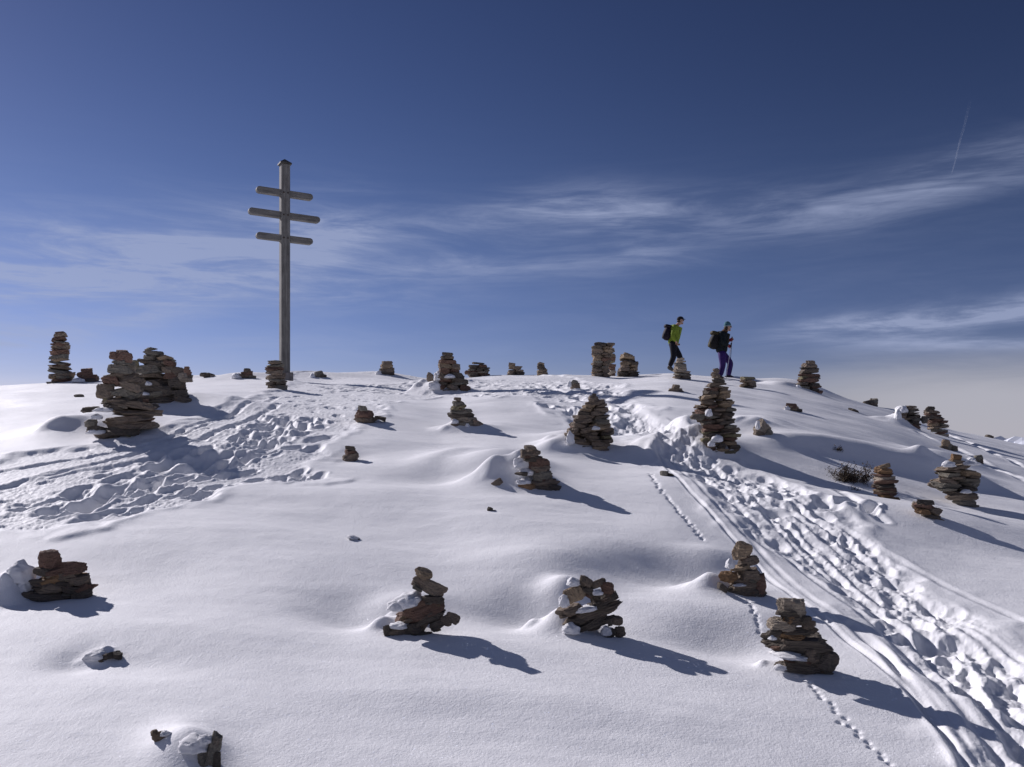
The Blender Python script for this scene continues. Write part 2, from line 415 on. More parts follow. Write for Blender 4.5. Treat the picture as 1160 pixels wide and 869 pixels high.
    prints([(1060, 700), (1100, 790), (1140, 870)], 30, .25, .06, .03, 5)
    prints([(330, 470), (300, 500), (200, 540), (60, 580)], 200, .3, .08, .04, 6)
    prints([(365, 530), (330, 545), (280, 550), (220, 562)], 60, .12, .06, .035, 7)
    prints([(880, 560), (925, 585), (965, 575)], 8, .15, .08, .05, 8, False)
    prints([(1090, 500), (1120, 515), (1160, 535)], 60, .5, .1, .06, 12)
    prints([(600, 440), (640, 460), (700, 495), (745, 505)], 80, .5, .09, .05, 13)
    # ski and pole lines
    for pts, d, wd in (
        ([(-60, 556), (60, 535), (150, 515), (200, 495), (250, 474), (290, 458), (315, 447)], .05, .055),
        ([(0, 532), (90, 519), (170, 503), (232, 478), (262, 468)], .045, .05),
        ([(-60, 560), (50, 540), (150, 524), (210, 503), (270, 480), (330, 455)], .05, .06),
        ([(-60, 590), (60, 575), (160, 552), (260, 522)], .03, .05),
        ([(742, 508), (768, 545), (800, 580), (860, 640), (930, 702), (1000, 760), (1060, 820), (1110, 880)], .020, .018),
        ([(965, 712), (1000, 742), (1040, 792), (1085, 850), (1110, 900)], .035, .03),
        ([(800, 520), (860, 570), (940, 640), (1030, 722), (1160, 842)], 0.030, 0.036),
        ([(815, 528), (880, 580), (960, 645), (1050, 722), (1170, 822)], 0.025, 0.036),
        ([(900, 575), (980, 632), (1070, 700), (1170, 775)], 0.022, 0.032),
        ([(860, 545), (950, 600), (1050, 655), (1170, 712)], 0.018, 0.032),
        ([(950, 556), (975, 580), (1000, 596)], .04, .05),
        ([(600, 432), (650, 448), (700, 462), (760, 492)], .05, .09),
        ([(625, 430), (670, 444), (720, 462), (775, 496)], .05, .09),
        ([(752, 508), (790, 553), (850, 612), (930, 688), (1010, 752), (1085, 830), (1130, 900)], 0.013, 0.024),
        ([(770, 512), (820, 560), (900, 634), (980, 700), (1060, 775), (1160, 880)], 0.018, 0.028),
        ([(786, 514), (840, 560), (920, 632), (1005, 702), (1100, 790), (1180, 870)], 0.018, 0.024),
        ([(830, 530), (900, 585), (975, 640), (1060, 705), (1180, 800)], 0.020, 0.028),
        ([(845, 533), (920, 590), (1000, 645), (1090, 708), (1180, 768)], 0.018, 0.024),
        ([(1060, 487), (1100, 502), (1160, 530)], .06, .08),
        ([(1040, 490), (1090, 512), (1160, 545)], .04, .08)):
        groove(pts, d * .55, wd * .9, .18, 1.4)
    # the thin trail of an animal: a string of small dents
    for pts, n, rad, d in (([(738, 538), (742, 552), (765, 578), (783, 598), (797, 615)], 46, .016, .016),
                           ([(845, 682), (856, 700), (862, 712)], 11, .013, .012),
                           ([(905, 766), (935, 795), (975, 835), (1015, 869), (1060, 905)], 26, .013, .013)):
        Q = [inv(*p) for p in pts]; seg = [math.dist(a, b) for a, b in zip(Q, Q[1:])]; L = sum(seg)
        for i in range(n):
            t = (i + .5 + RNG.uniform(-.22, .22)) / n * L; k = 0
            while k < len(seg) - 1 and t > seg[k]: t -= seg[k]; k += 1
            f = t / seg[k]; x = Q[k][0] * (1 - f) + Q[k + 1][0] * f + RNG.randn() * .010; y = Q[k][1] * (1 - f) + Q[k + 1][1] * f
            w = win(x, y, rad * 4)
            q = np.hypot(GX[w] - x, GY[w] - y) / rad
            GZ[w] += -d * RNG.uniform(.55, 1.15) * np.exp(-q ** 2.5)
build_relief()

def ground_z(x, y):
    a = math.atan2(x, y); r = math.hypot(x, y)
    i = min(max(int(np.searchsorted(th, a)) - 1, 0), len(th) - 2); j = min(max(int(np.searchsorted(rr, r)) - 1, 0), len(rr) - 2)
    fi = (a - th[i]) / (th[i + 1] - th[i]); fj = (r - rr[j]) / (rr[j + 1] - rr[j])
    return float((GZ[i, j] * (1 - fi) + GZ[i + 1, j] * fi) * (1 - fj) + (GZ[i, j + 1] * (1 - fi) + GZ[i + 1, j + 1] * fi) * fj)

def hit(px, py, ymax=27.5):
    """where the sight line through a photo pixel meets the snow"""
    u = (px - CX) / F; s = (HOR - py) / F
    best = (-9, 20)
    y = 2.3
    while y < ymax:
        g = ground_z(u * y, y)
        if g >= s * y: return Vector((u * y, y, g))
        if g / y - s > best[0]: best = (g / y - s, y)
        y += .02
    y = best[1]; return Vector((u * y, y, ground_z(u * y, y)))

def build_ground():
    nt_, nr = GX.shape
    # closed in angle: last column joins the first
    V = np.stack([GX, GY, GZ], -1).reshape(-1, 3)
    I = np.arange(nt_)[:, None]; J = np.arange(nr - 1)[None, :]
    I2 = (I + 1) % nt_
    q = np.stack([I * nr + J, I * nr + J + 1, I2 * nr + J + 1, I2 * nr + J], -1).reshape(-1, 4)
    c = len(V); V = np.vstack([V, [[0, 0, float(np.mean(GZ[:, 0]))]]])
    Ia = np.arange(nt_); tri = np.stack([np.full(nt_, c), Ia * nr, ((Ia + 1) % nt_) * nr], -1)
    me = bpy.data.meshes.new('ground')
    me.vertices.add(len(V)); me.vertices.foreach_set('co', V.astype(np.float32).ravel())
    loops = np.concatenate([q.ravel(), tri.ravel()])
    me.loops.add(len(loops)); me.loops.foreach_set('vertex_index', loops.astype(np.int32))
    starts = np.concatenate([np.arange(len(q)) * 4, len(q) * 4 + np.arange(len(tri)) * 3])
    me.polygons.add(len(starts)); me.polygons.foreach_set('loop_start', starts.astype(np.int32))
    me.polygons.foreach_set('use_smooth', np.ones(len(starts), bool))
    me.update(calc_edges=True); me.materials.append(SNOW)
    if me.polygons[0].normal.z < 0: me.flip_normals()
    o = link(bpy.data.objects.new('ground', me)); tag(o, 'snow covered hilltop slope with trampled tracks', 'ground', kind='structure')

# ------------------------------------------------------------------ far mountains
def build_mountains():
    m = plain('far_snow_rock', (.62, .64, .70), .9, .25, .0012, bump=20)
    verts, faces = [], []
    na, nd = 420, 60
    a = np.linspace(-R(75), R(75), na); d = np.linspace(0, 1, nd)
    A, D = np.meshgrid(a, d, indexing='ij'); r = 11000 + 9000 * D
    X = np.sin(A) * r; Y = np.cos(A) * r
    rid = 1 - np.abs(fbm(X / 2600, Y / 2600, 6, 77, .55)) * 1.7
    env = np.sin(np.pi * np.clip(D, 0, 1)) ** .7
    Z = -700 + env * (640 * rid + 160 * fbm(X / 5000, Y / 5000, 3, 83)) 
    V = np.stack([X, Y, Z], -1).reshape(-1, 3)
    for i in range(na - 1):
        for j in range(nd - 1):
            k = i * nd + j; faces.append((k, k + 1, k + nd + 1, k + nd))
    o = mesh_obj('mountains', V, faces, m, smooth=False)
    tag(o, 'distant snowy mountain range low on the horizon', 'mountains', kind='structure')

# ------------------------------------------------------------------ stones
def ico(sub):
    import bmesh
    bm = bmesh.new(); bmesh.ops.create_icosphere(bm, subdivisions=sub, radius=1)
    v = np.array([x.co[:] for x in bm.verts]); f = [[q.index for q in p.verts] for p in bm.faces]
    bm.free(); return v, f
ICO4 = ico(4); ICO5 = ico(5)
def rock_mesh(name, seed, slab=True, hi=False):
    rs = np.random.RandomState(seed); v, f = (ICO5 if hi else ICO4); v = v.copy()
    if slab: v[:, 2] *= .72
    planes = []
    nside = rs.randint(5, 9)
    a0 = rs.rand() * 6.28
    for i in range(nside):
        a = a0 + i * 6.283 / nside + rs.randn() * .25
        n = np.array([math.cos(a), math.sin(a), rs.randn() * .4]); planes.append((n / np.linalg.norm(n), .60 + .38 * rs.rand()))
    for s in (1, -1):
        n = np.array([rs.randn() * .16, rs.randn() * .12, s]); planes.append((n / np.linalg.norm(n), (.30 if slab else .5) + .14 * rs.rand()))
    for i in range(5):
        n = rs.randn(3); n[2] *= .9; planes.append((n / np.linalg.norm(n), .60 + .25 * rs.rand()))
    for _ in range(2):
        for n, d in planes:
            t = v @ n; k = np.maximum(t - d, 0); v -= k[:, None] * n * .97
    # layered breaks: strata steps on the sides, plus roughness
    rad = np.linalg.norm(v[:, :2], axis=1) + 1e-6
    lay = np.floor((v[:, 2] + .02 * np.sin(v[:, 0] * 3)) / (.085 if slab else .14))
    off = np.array([((math.sin(l * 12.9898 + seed) * 43758.5453) % 1) - .5 for l in lay]) * .10
    side = np.clip(rad * 1.6 - .5, 0, 1)
    v[:, :2] *= (1 + off * side)[:, None]
    nz = fbm(v[:, 0] * 3 + seed, v[:, 1] * 3 + v[:, 2] * 4, 4, seed % 50, .6)
    v += v / np.linalg.norm(v, axis=1)[:, None] * (nz * .09)[:, None]
    lo, hi_ = v.min(0), v.max(0); v = (v - (lo + hi_) / 2) / (hi_ - lo)
    me = bpy.data.meshes.new(name); me.from_pydata(v.tolist(), [], f); me.update(); me.materials.append(STONE)
    return me
SLABS = [rock_mesh('stone', 100 + i) for i in range(16)]
BLOCKS = [rock_mesh('stone', 200 + i, False) for i in range(8)]
SLABS_HI = [rock_mesh('stone', 300 + i, True, True) for i in range(12)]
BLOCKS_HI = [rock_mesh('stone', 400 + i, False, True) for i in range(8)]

def lump_mesh(seed):
    rs = np.random.RandomState(seed); v, f = ICO4; v = v.copy()
    nz = fbm(v[:, 0] * 1.5 + seed, v[:, 1] * 1.5 + v[:, 2] * 1.6, 4, seed, .5)
    v *= (1 + .30 * nz)[:, None]; v[:, 2] = np.where(v[:, 2] < -.15, -.15 + (v[:, 2] + .15) * .3, v[:, 2]); v[:, 0] *= 1 + .25 * np.sin(seed * 3 + v[:, 1] * 2)
    lo, h = v.min(0), v.max(0); v = (v - (lo + h) / 2) / (h - lo)
    me = bpy.data.meshes.new('snow_cap'); me.from_pydata(v.tolist(), [], f); me.update(); me.materials.append(SNOW)
    me.polygons.foreach_set('use_smooth', [True] * len(me.polygons)); return me
LUMPS = [lump_mesh(s) for s in range(6)]

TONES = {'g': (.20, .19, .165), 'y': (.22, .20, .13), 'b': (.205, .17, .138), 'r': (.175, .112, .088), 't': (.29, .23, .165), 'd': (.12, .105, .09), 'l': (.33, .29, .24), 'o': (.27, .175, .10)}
def tone(rs, key=None):
    if key is None: key = rs.choice(['g', 'g', 'b', 'b', 'y', 't', 'r', 'd', 'd', 'l'])
    c = TONES[key]; k = 1.02 + .42 * rs.random(); return (c[0] * k * 1.03, c[1] * k, c[2] * k * .96, 1)

def put_stone(root, Yp, cx, cy, w, h, tilt=0, key=None, rs=random, dy=0.0, depth=None, block=None, hi=False, yaw=None):
    """one stone of a cairn; centre and size in photo pixels at the cairn's own distance Yp"""
    k = Yp / F
    W, H = w * k, h * k; D = depth if depth else W * (.62 + .25 * rs.random()) * (.62 if w > 40 and Yp < 7 else (.85 if Yp < 7 else 1))
    if block is None: block = h > .45 * w
    lib = (BLOCKS_HI if block else SLABS_HI) if hi else (BLOCKS if block else SLABS)
    o = bpy.data.objects.new('stone', rs.choice(lib)); link(o, root)
    o.location = Vector(((cx - CX) * k, Yp + D / 2 + dy, (HOR - cy) * k)) - root.location
    o.scale = (W * (.97 if hi else 1.03), D, H * (1.30 if hi else 1.26))
    # turn about the vertical by whole half turns plus a little so that the seen width holds
    o.rotation_mode = 'ZYX'; o.rotation_euler = (R(rs.uniform(-5, 5)), R(-tilt + rs.uniform(-2, 2)), R(rs.uniform(-6, 6) + rs.choice([0, 180])))
    o.color = tone(rs, key); return o

def put_snow(root, Yp, cx, cy, w, h, dy=0.0, rs=random, tilt=0):
    k = Yp / F; o = bpy.data.objects.new('snow_cap', rs.choice(LUMPS)); link(o, root)
    D = w * k * .8
    o.location = Vector(((cx - CX) * k, Yp + D * .35 + dy, (HOR - cy) * k)) - root.location
    o.scale = (w * k, D, h * k); o.rotation_euler = (0, R(-tilt), R(rs.uniform(-20, 20))); return o

NCAIRN = [0]
def cairn_hand(label, base, stones, snow=(), Yp=None, hi=True, name='stone_cairn', cat='cairn', group=None, sink=True, seed=0, back=True):
    rs = random.Random(1000 + seed)
    p = hit(*base)
    if Yp: p = Vector(((base[0] - CX) * Yp / F, Yp, 0)); p.z = ground_z(p.x, p.y)
    Yp = p.y; dz = float(np.clip(HOR - ground_z(p.x, p.y) * F / Yp - base[1], -9, 9))
    root = empty(name, (p.x, p.y, ground_z(p.x, p.y))); tag(root, label, cat, group)
    if not sink: dz += 1.3
    for s in list(stones):
        cx, cy, w, h = s[:4]; cy += dz; tilt = s[4] if len(s) > 4 else 0; key = s[5] if len(s) > 5 else None
        put_stone(root, Yp, cx, cy, w, h, tilt, key, rs, hi=hi)
        if w > 17 and h > 3.5:
            for q in range(2 if w > 30 else 1):
                o_ = rs.uniform(-.30, .30) * w; p_ = h * rs.uniform(.36, .48); ct, st = math.cos(R(tilt)), math.sin(R(tilt))
                put_stone(root, Yp, cx + o_ * ct + p_ * st, cy - o_ * st + p_ * ct, w * rs.uniform(.22, .40), max(1.8, h * rs.uniform(.2, .36)), tilt + rs.uniform(-8, 8), None, rs, dy=w * Yp / F * rs.uniform(0, .15), hi=hi, block=False)
        if back and w > 22 and Yp > 6: put_stone(root, Yp, cx + rs.uniform(-.08, .08) * w, cy, w * .8, h * .95, tilt * .7, None, rs, dy=w * Yp / F * .45, hi=False)
    for s in snow:
        put_snow(root, Yp, s[0], s[1] + dz, s[2], s[3], rs=rs, tilt=s[4] if len(s) > 4 else 0, dy=(s[5] if len(s) > 5 else -.10) * s[2] * Yp / F)
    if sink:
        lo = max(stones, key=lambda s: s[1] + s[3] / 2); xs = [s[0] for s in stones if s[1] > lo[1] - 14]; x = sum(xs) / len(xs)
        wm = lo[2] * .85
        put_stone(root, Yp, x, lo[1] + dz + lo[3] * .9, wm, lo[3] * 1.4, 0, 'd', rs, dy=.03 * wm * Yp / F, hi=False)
    return root, Yp

def cairn_gen(label, base, outline, th_px, sw, seed, snow=(), Yp=None, keys=None, name='stone_cairn', extra=(), group=None, hi=False, jag=.09, sinkpx=9):
    """courses of flat stones laid inside an outline [(row, left, right), ...] from the top down"""
    rs = random.Random(seed); p = hit(*base)
    if Yp: p = Vector(((base[0] - CX) * Yp / F, Yp, 0)); p.z = ground_z(p.x, p.y)
    Yp = p.y; k = Yp / F; dz = float(np.clip(HOR - ground_z(p.x, p.y) * F / Yp - base[1], -9, 9))
    outline = [(a + dz, b, c) for a, b, c in outline]; extra = [(e[0], e[1] + dz) + tuple(e[2:]) for e in extra]; snow = [(e[0], e[1] + dz) + tuple(e[2:]) for e in snow]
    root = empty(name, (p.x, p.y, ground_z(p.x, p.y))); tag(root, label, 'cairn', group)
    ys = [o[0] for o in outline]; Ls = [o[1] for o in outline]; Rs = [o[2] for o in outline]
    y = ys[0]; n = 0; odd = 0
    bottom = ys[-1] + sinkpx
    while y < bottom and n < 96:
        h = th_px * rs.uniform(.65, 1.4); cy = y + h / 2
        L = float(np.interp(cy, ys, Ls)); Rr = float(np.interp(cy, ys, Rs)); W = Rr - L
        D = W * k * .85
        L -= rs.uniform(-.6, 1) * jag * W; Rr += rs.uniform(-.6, 1) * jag * W; W = Rr - L
        m = max(1, round(W / (sw * rs.uniform(.85, 1.25)))); 
        cuts = [0] + sorted((i + rs.uniform(-.22, .22)) / m for i in range(1, m)) + [1]
        for i in range(m):
            x0, x1 = L + cuts[i] * W, L + cuts[i + 1] * W; w = (x1 - x0) * 1.06
            e = 1.0 if m < 3 else (.7 if i in (0, m - 1) else 1)
            d = D if m == 1 else D * .6
            edge = abs((i + .5) / m - .5) * 2
            put_stone(root, Yp, (x0 + x1) / 2, cy + rs.uniform(-.12, .12) * h, w, h * rs.uniform(.85, 1.15), rs.uniform(-9, 9), rs.choice(keys) if keys and rs.random() < .7 else None, rs, dy=(0 if m == 1 else edge ** 2 * D * .22) + rs.uniform(-.04, .04) * D, depth=d, hi=hi); n += 1
        if m > 1:
            mb = max(1, m - 1)
            for i in range(mb):
                w = W / mb * .95
                put_stone(root, Yp, L + (i + .5) * W / mb, cy + h * .1, w, h * 1.05, rs.uniform(-4, 4), None, rs, dy=D * .45, depth=D * .55); n += 1
        y += h * .90
    for e in extra: put_stone(root, Yp, *e[:4], tilt=e[4] if len(e) > 4 else 0, key=e[5] if len(e) > 5 else None, rs=rs, hi=hi)
    for s in snow: put_snow(root, Yp, *s[:4], rs=rs, tilt=s[4] if len(s) > 4 else 0, dy=(s[5] if len(s) > 5 else -.15) * s[2] * k)
    return root, Yp

def lone_rock(label, base, stones, snow=(), seed=0, Yp=None, group=None):
    return cairn_hand(label, base, stones, snow, Yp=Yp, name='rock', cat='rock', group=group, sink=False, seed=seed, back=False)

G_NEAR = 'small stone cairns in the near snow'; G_MID = 'stone cairns on the middle of the slope'; G_TOP = 'stone cairns along the crest of the hill'
G_ROCK = 'single rocks poking out of the snow'

def build_cairns():
    # ---- near row
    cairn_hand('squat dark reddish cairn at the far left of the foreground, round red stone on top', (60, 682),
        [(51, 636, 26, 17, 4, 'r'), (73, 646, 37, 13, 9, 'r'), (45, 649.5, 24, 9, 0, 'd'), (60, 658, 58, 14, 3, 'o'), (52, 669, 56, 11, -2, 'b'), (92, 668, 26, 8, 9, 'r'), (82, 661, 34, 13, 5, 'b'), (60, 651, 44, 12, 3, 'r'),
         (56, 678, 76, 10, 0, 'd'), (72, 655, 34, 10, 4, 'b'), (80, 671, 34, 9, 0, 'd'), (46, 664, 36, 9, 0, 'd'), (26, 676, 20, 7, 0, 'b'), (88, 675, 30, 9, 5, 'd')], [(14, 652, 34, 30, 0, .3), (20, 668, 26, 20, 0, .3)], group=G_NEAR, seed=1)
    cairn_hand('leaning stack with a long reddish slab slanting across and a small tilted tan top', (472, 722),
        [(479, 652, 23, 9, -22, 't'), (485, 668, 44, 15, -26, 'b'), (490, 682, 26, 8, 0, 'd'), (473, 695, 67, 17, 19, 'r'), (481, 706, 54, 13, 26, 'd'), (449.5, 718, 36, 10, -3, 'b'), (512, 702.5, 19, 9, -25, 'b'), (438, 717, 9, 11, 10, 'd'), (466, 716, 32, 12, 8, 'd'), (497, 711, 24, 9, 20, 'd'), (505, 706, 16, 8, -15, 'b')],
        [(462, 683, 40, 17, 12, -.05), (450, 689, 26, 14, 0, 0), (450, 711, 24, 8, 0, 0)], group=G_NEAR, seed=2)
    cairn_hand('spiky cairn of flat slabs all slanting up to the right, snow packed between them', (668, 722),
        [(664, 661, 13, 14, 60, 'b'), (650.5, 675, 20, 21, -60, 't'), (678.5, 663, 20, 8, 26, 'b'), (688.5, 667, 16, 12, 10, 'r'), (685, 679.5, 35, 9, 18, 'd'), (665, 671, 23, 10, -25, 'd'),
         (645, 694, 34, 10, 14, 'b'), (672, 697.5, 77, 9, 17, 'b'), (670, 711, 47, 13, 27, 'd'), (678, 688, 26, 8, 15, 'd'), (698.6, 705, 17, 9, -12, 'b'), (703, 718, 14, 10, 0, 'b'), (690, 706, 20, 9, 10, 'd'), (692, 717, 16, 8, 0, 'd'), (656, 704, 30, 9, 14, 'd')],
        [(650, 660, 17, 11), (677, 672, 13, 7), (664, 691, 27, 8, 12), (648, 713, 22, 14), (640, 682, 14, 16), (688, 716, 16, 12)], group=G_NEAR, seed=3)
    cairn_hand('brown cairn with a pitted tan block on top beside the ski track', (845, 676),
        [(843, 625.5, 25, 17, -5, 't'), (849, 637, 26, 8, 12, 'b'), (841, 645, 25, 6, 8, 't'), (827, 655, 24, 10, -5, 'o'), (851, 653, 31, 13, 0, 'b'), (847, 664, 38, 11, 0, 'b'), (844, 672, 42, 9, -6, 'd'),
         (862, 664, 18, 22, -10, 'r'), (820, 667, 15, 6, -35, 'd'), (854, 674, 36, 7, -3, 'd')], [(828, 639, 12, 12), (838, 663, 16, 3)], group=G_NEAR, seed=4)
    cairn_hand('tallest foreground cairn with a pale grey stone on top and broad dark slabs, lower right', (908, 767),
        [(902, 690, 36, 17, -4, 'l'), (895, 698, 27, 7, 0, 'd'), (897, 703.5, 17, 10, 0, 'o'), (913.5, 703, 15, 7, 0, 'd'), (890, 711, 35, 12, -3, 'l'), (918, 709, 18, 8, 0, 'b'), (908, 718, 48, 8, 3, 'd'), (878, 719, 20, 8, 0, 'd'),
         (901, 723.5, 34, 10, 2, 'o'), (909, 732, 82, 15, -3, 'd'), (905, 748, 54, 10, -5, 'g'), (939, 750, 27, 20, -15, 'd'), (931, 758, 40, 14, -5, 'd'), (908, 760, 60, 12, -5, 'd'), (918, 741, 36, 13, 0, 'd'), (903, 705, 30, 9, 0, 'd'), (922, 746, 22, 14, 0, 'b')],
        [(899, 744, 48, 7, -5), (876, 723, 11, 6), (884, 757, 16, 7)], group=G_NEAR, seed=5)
    # ---- middle slope
    cairn_hand('half buried cairn with a thin peak and snow drift on its left, mid slope centre', (612, 556),
        [(601, 508, 16, 6), (601, 514, 25, 8, 0, 'b'), (604, 520, 24, 5, 0, 'd'), (610, 526, 28, 11, -5, 'r'), (613, 532, 24, 7, 0, 'b'), (615, 540, 24, 11, 0, 'g'), (617, 547, 40, 8, -4, 'b'), (624, 553, 32, 7, -14, 'd'),
         (590.5, 537.5, 16, 4, 0, 'd'), (596, 554, 26, 11, 0, 'o'), (618, 555, 30, 7, -8, 'd')], [(592, 524, 22, 18, 0, .5), (594, 546, 20, 8, 0, .2), (597, 535, 20, 10, 0, .4)], group=G_MID, seed=6)
    cairn_hand('slim cairn of thin plates with one round stone fallen at its right foot', (525, 484),
        [(518, 453, 9, 4), (519, 457.5, 16, 5), (519, 462, 19, 5), (521.5, 466.5, 27, 6), (521.5, 471, 32, 6), (525, 476, 31, 6), (529, 480, 24, 6), (515.5, 483, 12, 4), (538.5, 486, 18, 16, -15, 'b')],
        [(515, 478, 10, 6), (530, 484, 9, 8)], group=G_MID, seed=7)
    cairn_hand('short cairn with a greenish stone on a red block, beside the trampled snow', (412, 480),
        [(410, 463, 12, 6, 0, 'g'), (411, 470.5, 24, 11, 0, 'r'), (412, 477.5, 29, 8, 0, 'b'), (430, 474, 14, 4, -14, 'd')], group=G_MID, seed=8)
    cairn_hand('tiny three-stone stack standing alone in smooth snow below the trampled area', (396, 523),
        [(396, 508, 12, 5, 0, 'd'), (396, 512.5, 17, 6, 0, 'r'), (395.5, 518.5, 21, 9, 0, 'b')], group=G_MID, seed=9)
    c_st = [(135, 399, 18, 6), (128, 403, 13, 8, 0, 'r'), (138, 405, 18, 10, -8, 'r'), (133, 412, 27, 7, 0, 'g'), (132, 418, 29, 10, 0, 'g'), (131, 425, 42, 7, 4, 'b'), (123, 432, 24, 9, 0, 'r'), (141, 429, 28, 7, -4, 'b'),
            (116, 444, 21, 15, 0, 'b'), (133, 445, 38, 13, 0, 'g'), (144, 438, 24, 9, -8, 'b'), (129, 453, 48, 6, 2, 'd'), (140, 458, 54, 8, -6, 'b'), (124, 460, 30, 7, 0, 'd'), (139, 467, 58, 7, -4, 'b'), (99, 464, 20, 6, 0, 'd'),
            (136, 475, 56, 8, 3, 'b'), (99, 479, 16, 8, 0, 'g'), (104, 486, 22, 7, 0, 'd'), (138, 482, 52, 8, 0, 'b'), (125, 489, 46, 7, 0, 'd'), (118, 494, 44, 5, 0, 'b'), (140, 491, 26, 7, 0, 'd')]
    cairn_hand('tall wobbly cairn of thick slabs at left, in front of the broad dark one', (128, 497), c_st,
        [(116, 464, 22, 6, 0, -.2), (108, 472, 14, 7, 0, .1), (106, 489, 22, 7, 0, 0)], group=G_MID, seed=10)
    cairn_gen('broad dome-shaped cairn of big dark blocks behind the tall wobbly one at left', (182, 458),
        [(394, 163, 173), (399, 160, 178), (404, 156, 188), (410, 154, 194)], 4.4, 15, 21, hi=True, sinkpx=0,
        extra=[(163, 419, 34, 11, 0, 'g'), (189, 418, 18, 8, 0, 'b'), (199, 421, 14, 9, 0, 'b'), (170, 412, 36, 7, 0, 'd'), (190, 412, 14, 6), (152, 412, 8, 7), (165, 426, 36, 5, 0, 'b'), (190, 425, 20, 6), (204, 427, 14, 8), (165, 435, 46, 13, 0, 'd'),
               (197, 434, 22, 12, 0, 'd'), (209, 430, 16, 5), (178, 445, 50, 8, 0, 'g'), (199, 446, 24, 10, -10, 'd'), (160, 448, 30, 9, 0, 'd'), (180, 454, 62, 9, 3, 'd'), (203, 453, 26, 9, -14, 'd'), (165, 460, 50, 8, 4, 'd'), (175, 444, 56, 14, 0, 'd'), (185, 463, 46, 9, 0, 'd'),
               (150, 440, 20, 22, 0, 'd'), (150, 455, 26, 14, 0, 'd')],
        snow=[(168, 434.5, 8, 5, 0, -.3), (165, 446, 9, 4, 0, -.3)], group=G_MID)
    cairn_gen('beehive cairn with one small stone on its tip, middle of the slope', (669, 511),
        [(447, 671, 675), (451, 669, 677), (455, 664, 682), (462, 660, 688), (470, 656, 687), (477, 650, 692), (485, 646, 694), (494, 644, 694), (503, 647, 692), (511, 656, 690)], 4.6, 17, 31, group=G_MID, keys='bbtd', snow=[(675, 486, 10, 5, 0, -.2), (646, 497, 10, 16)])
    cairn_gen('tall tapering cairn with a narrow top, below the walker in purple trousers', (822, 516),
        [(427, 813, 819), (432, 808, 823), (440, 801, 826), (448, 799, 829), (455, 796, 832), (462, 792, 833), (470, 789, 835), (475, 791, 835), (479, 799, 836), (490, 799, 838), (505, 799, 839), (516, 806, 840)], 4.0, 16, 32, group=G_MID, keys='bbtrd',
        snow=[(803, 468, 9, 9, 0, -.4), (812, 497, 14, 9, 0, -.3), (806, 503, 9, 7, 0, -.2)], extra=[(793, 473, 16, 6, 0, 'g')])
    cairn_gen('small reddish column cairn standing beside the dark bush at right', (1008, 565),
        [(526, 1000, 1009), (531, 996, 1013), (538, 995, 1017), (545, 995, 1018), (552, 994, 1018), (560, 995, 1020), (566, 1004, 1021)], 4.4, 20, 33, group=G_MID, keys='ootr')
    cairn_hand('heap of slabs spilling down to the right, just below the large leaning cairn', (1056, 590),
        [(1051, 570, 21, 5, 0, 'd'), (1050, 575, 25, 8, -5, 'r'), (1048, 580, 18, 6, -8, 'o'), (1059, 580, 22, 8, -14, 'b'), (1060, 587, 24, 7, -22, 'd'), (1067, 592, 20, 7, -28, 'b'), (1071, 596, 13, 6, -35, 'd')], group=G_MID, seed=12)
    cairn_gen('large leaning cairn with snow on its top, near the right edge', (1097, 575),
        [(528, 1071, 1097), (532, 1069, 1104), (537, 1071, 1116), (542, 1078, 1117), (548, 1067, 1114), (553, 1067, 1112), (558, 1073, 1111), (565, 1081, 1111), (573, 1091, 1111), (581, 1101, 1117)], 5.0, 22, 34, group=G_MID, keys='ggbd',
        extra=[(1086, 519, 12, 7, 0, 'o'), (1088, 524, 18, 6, 0, 'b'), (1114, 583, 20, 7, -14, 'b'), (1108, 589, 14, 7, -40, 'd')], snow=[(1075, 526, 16, 8), (1101, 525, 20, 6), (1095, 557, 14, 5, 0, -.3)])
    # ---- the crest
    cairn_gen('slender tower cairn standing alone at the far left of the crest', (63, 434),
        [(375, 59, 71), (381, 56, 72), (390, 54, 73), (400, 53, 73), (410, 52, 73), (420, 50, 75), (434, 50, 75)], 3.4, 17, 41, jag=.05, group=G_TOP, keys='rrbg')
    cairn_hand('low dark red mound of stones on snow, right of the slender tower cairn', (95, 433),
        [(95, 419, 12, 4, 5, 'r'), (94, 423, 19, 7, 8, 'r'), (95, 428, 24, 8, 0, 'r'), (102, 431, 10, 5, 0, 'd'), (86, 431, 8, 4)], [(91, 431, 16, 6, 0, -.4)], group=G_TOP, seed=13, hi=False)
    cairn_gen('tiny reddish cairn on the crest just right of the broad dark dome cairn', (211, 430), [(415, 207, 213), (420, 206, 215), (425, 205, 215), (430, 203, 217)], 3.2, 14, 42, group=G_TOP, keys='rro')
    cairn_hand('flat low pile of dark stones on the crest, nearest on the left to the cross', (277, 429),
        [(279, 419.5, 8, 4), (278, 423, 14, 5, 0, 'r'), (277, 426, 20, 5), (285, 427, 9, 3, -10)], [(267, 426, 12, 7)], group=G_TOP, seed=14, hi=False)
    cairn_gen('dark cairn on a flat base stone standing right beside the foot of the cross', (312, 440),
        [(408, 303, 316), (413, 300, 319), (421, 300, 319), (428, 300, 320), (434, 301, 322)], 3.6, 16, 43, group=G_TOP, keys='gdb', extra=[(312, 439, 24, 6, -3, 'g')], sinkpx=3)
    cairn_hand('short block-like cairn on the crest, first to the right of the cross', (437, 425),
        [(438, 411, 13, 4, 0, 'b'), (437, 415, 15, 5, 0, 't'), (437, 419, 18, 5, 0, 'b'), (437, 423, 19, 5, 0, 'd')], [(429, 423, 9, 6)], group=G_TOP, seed=15, hi=False)
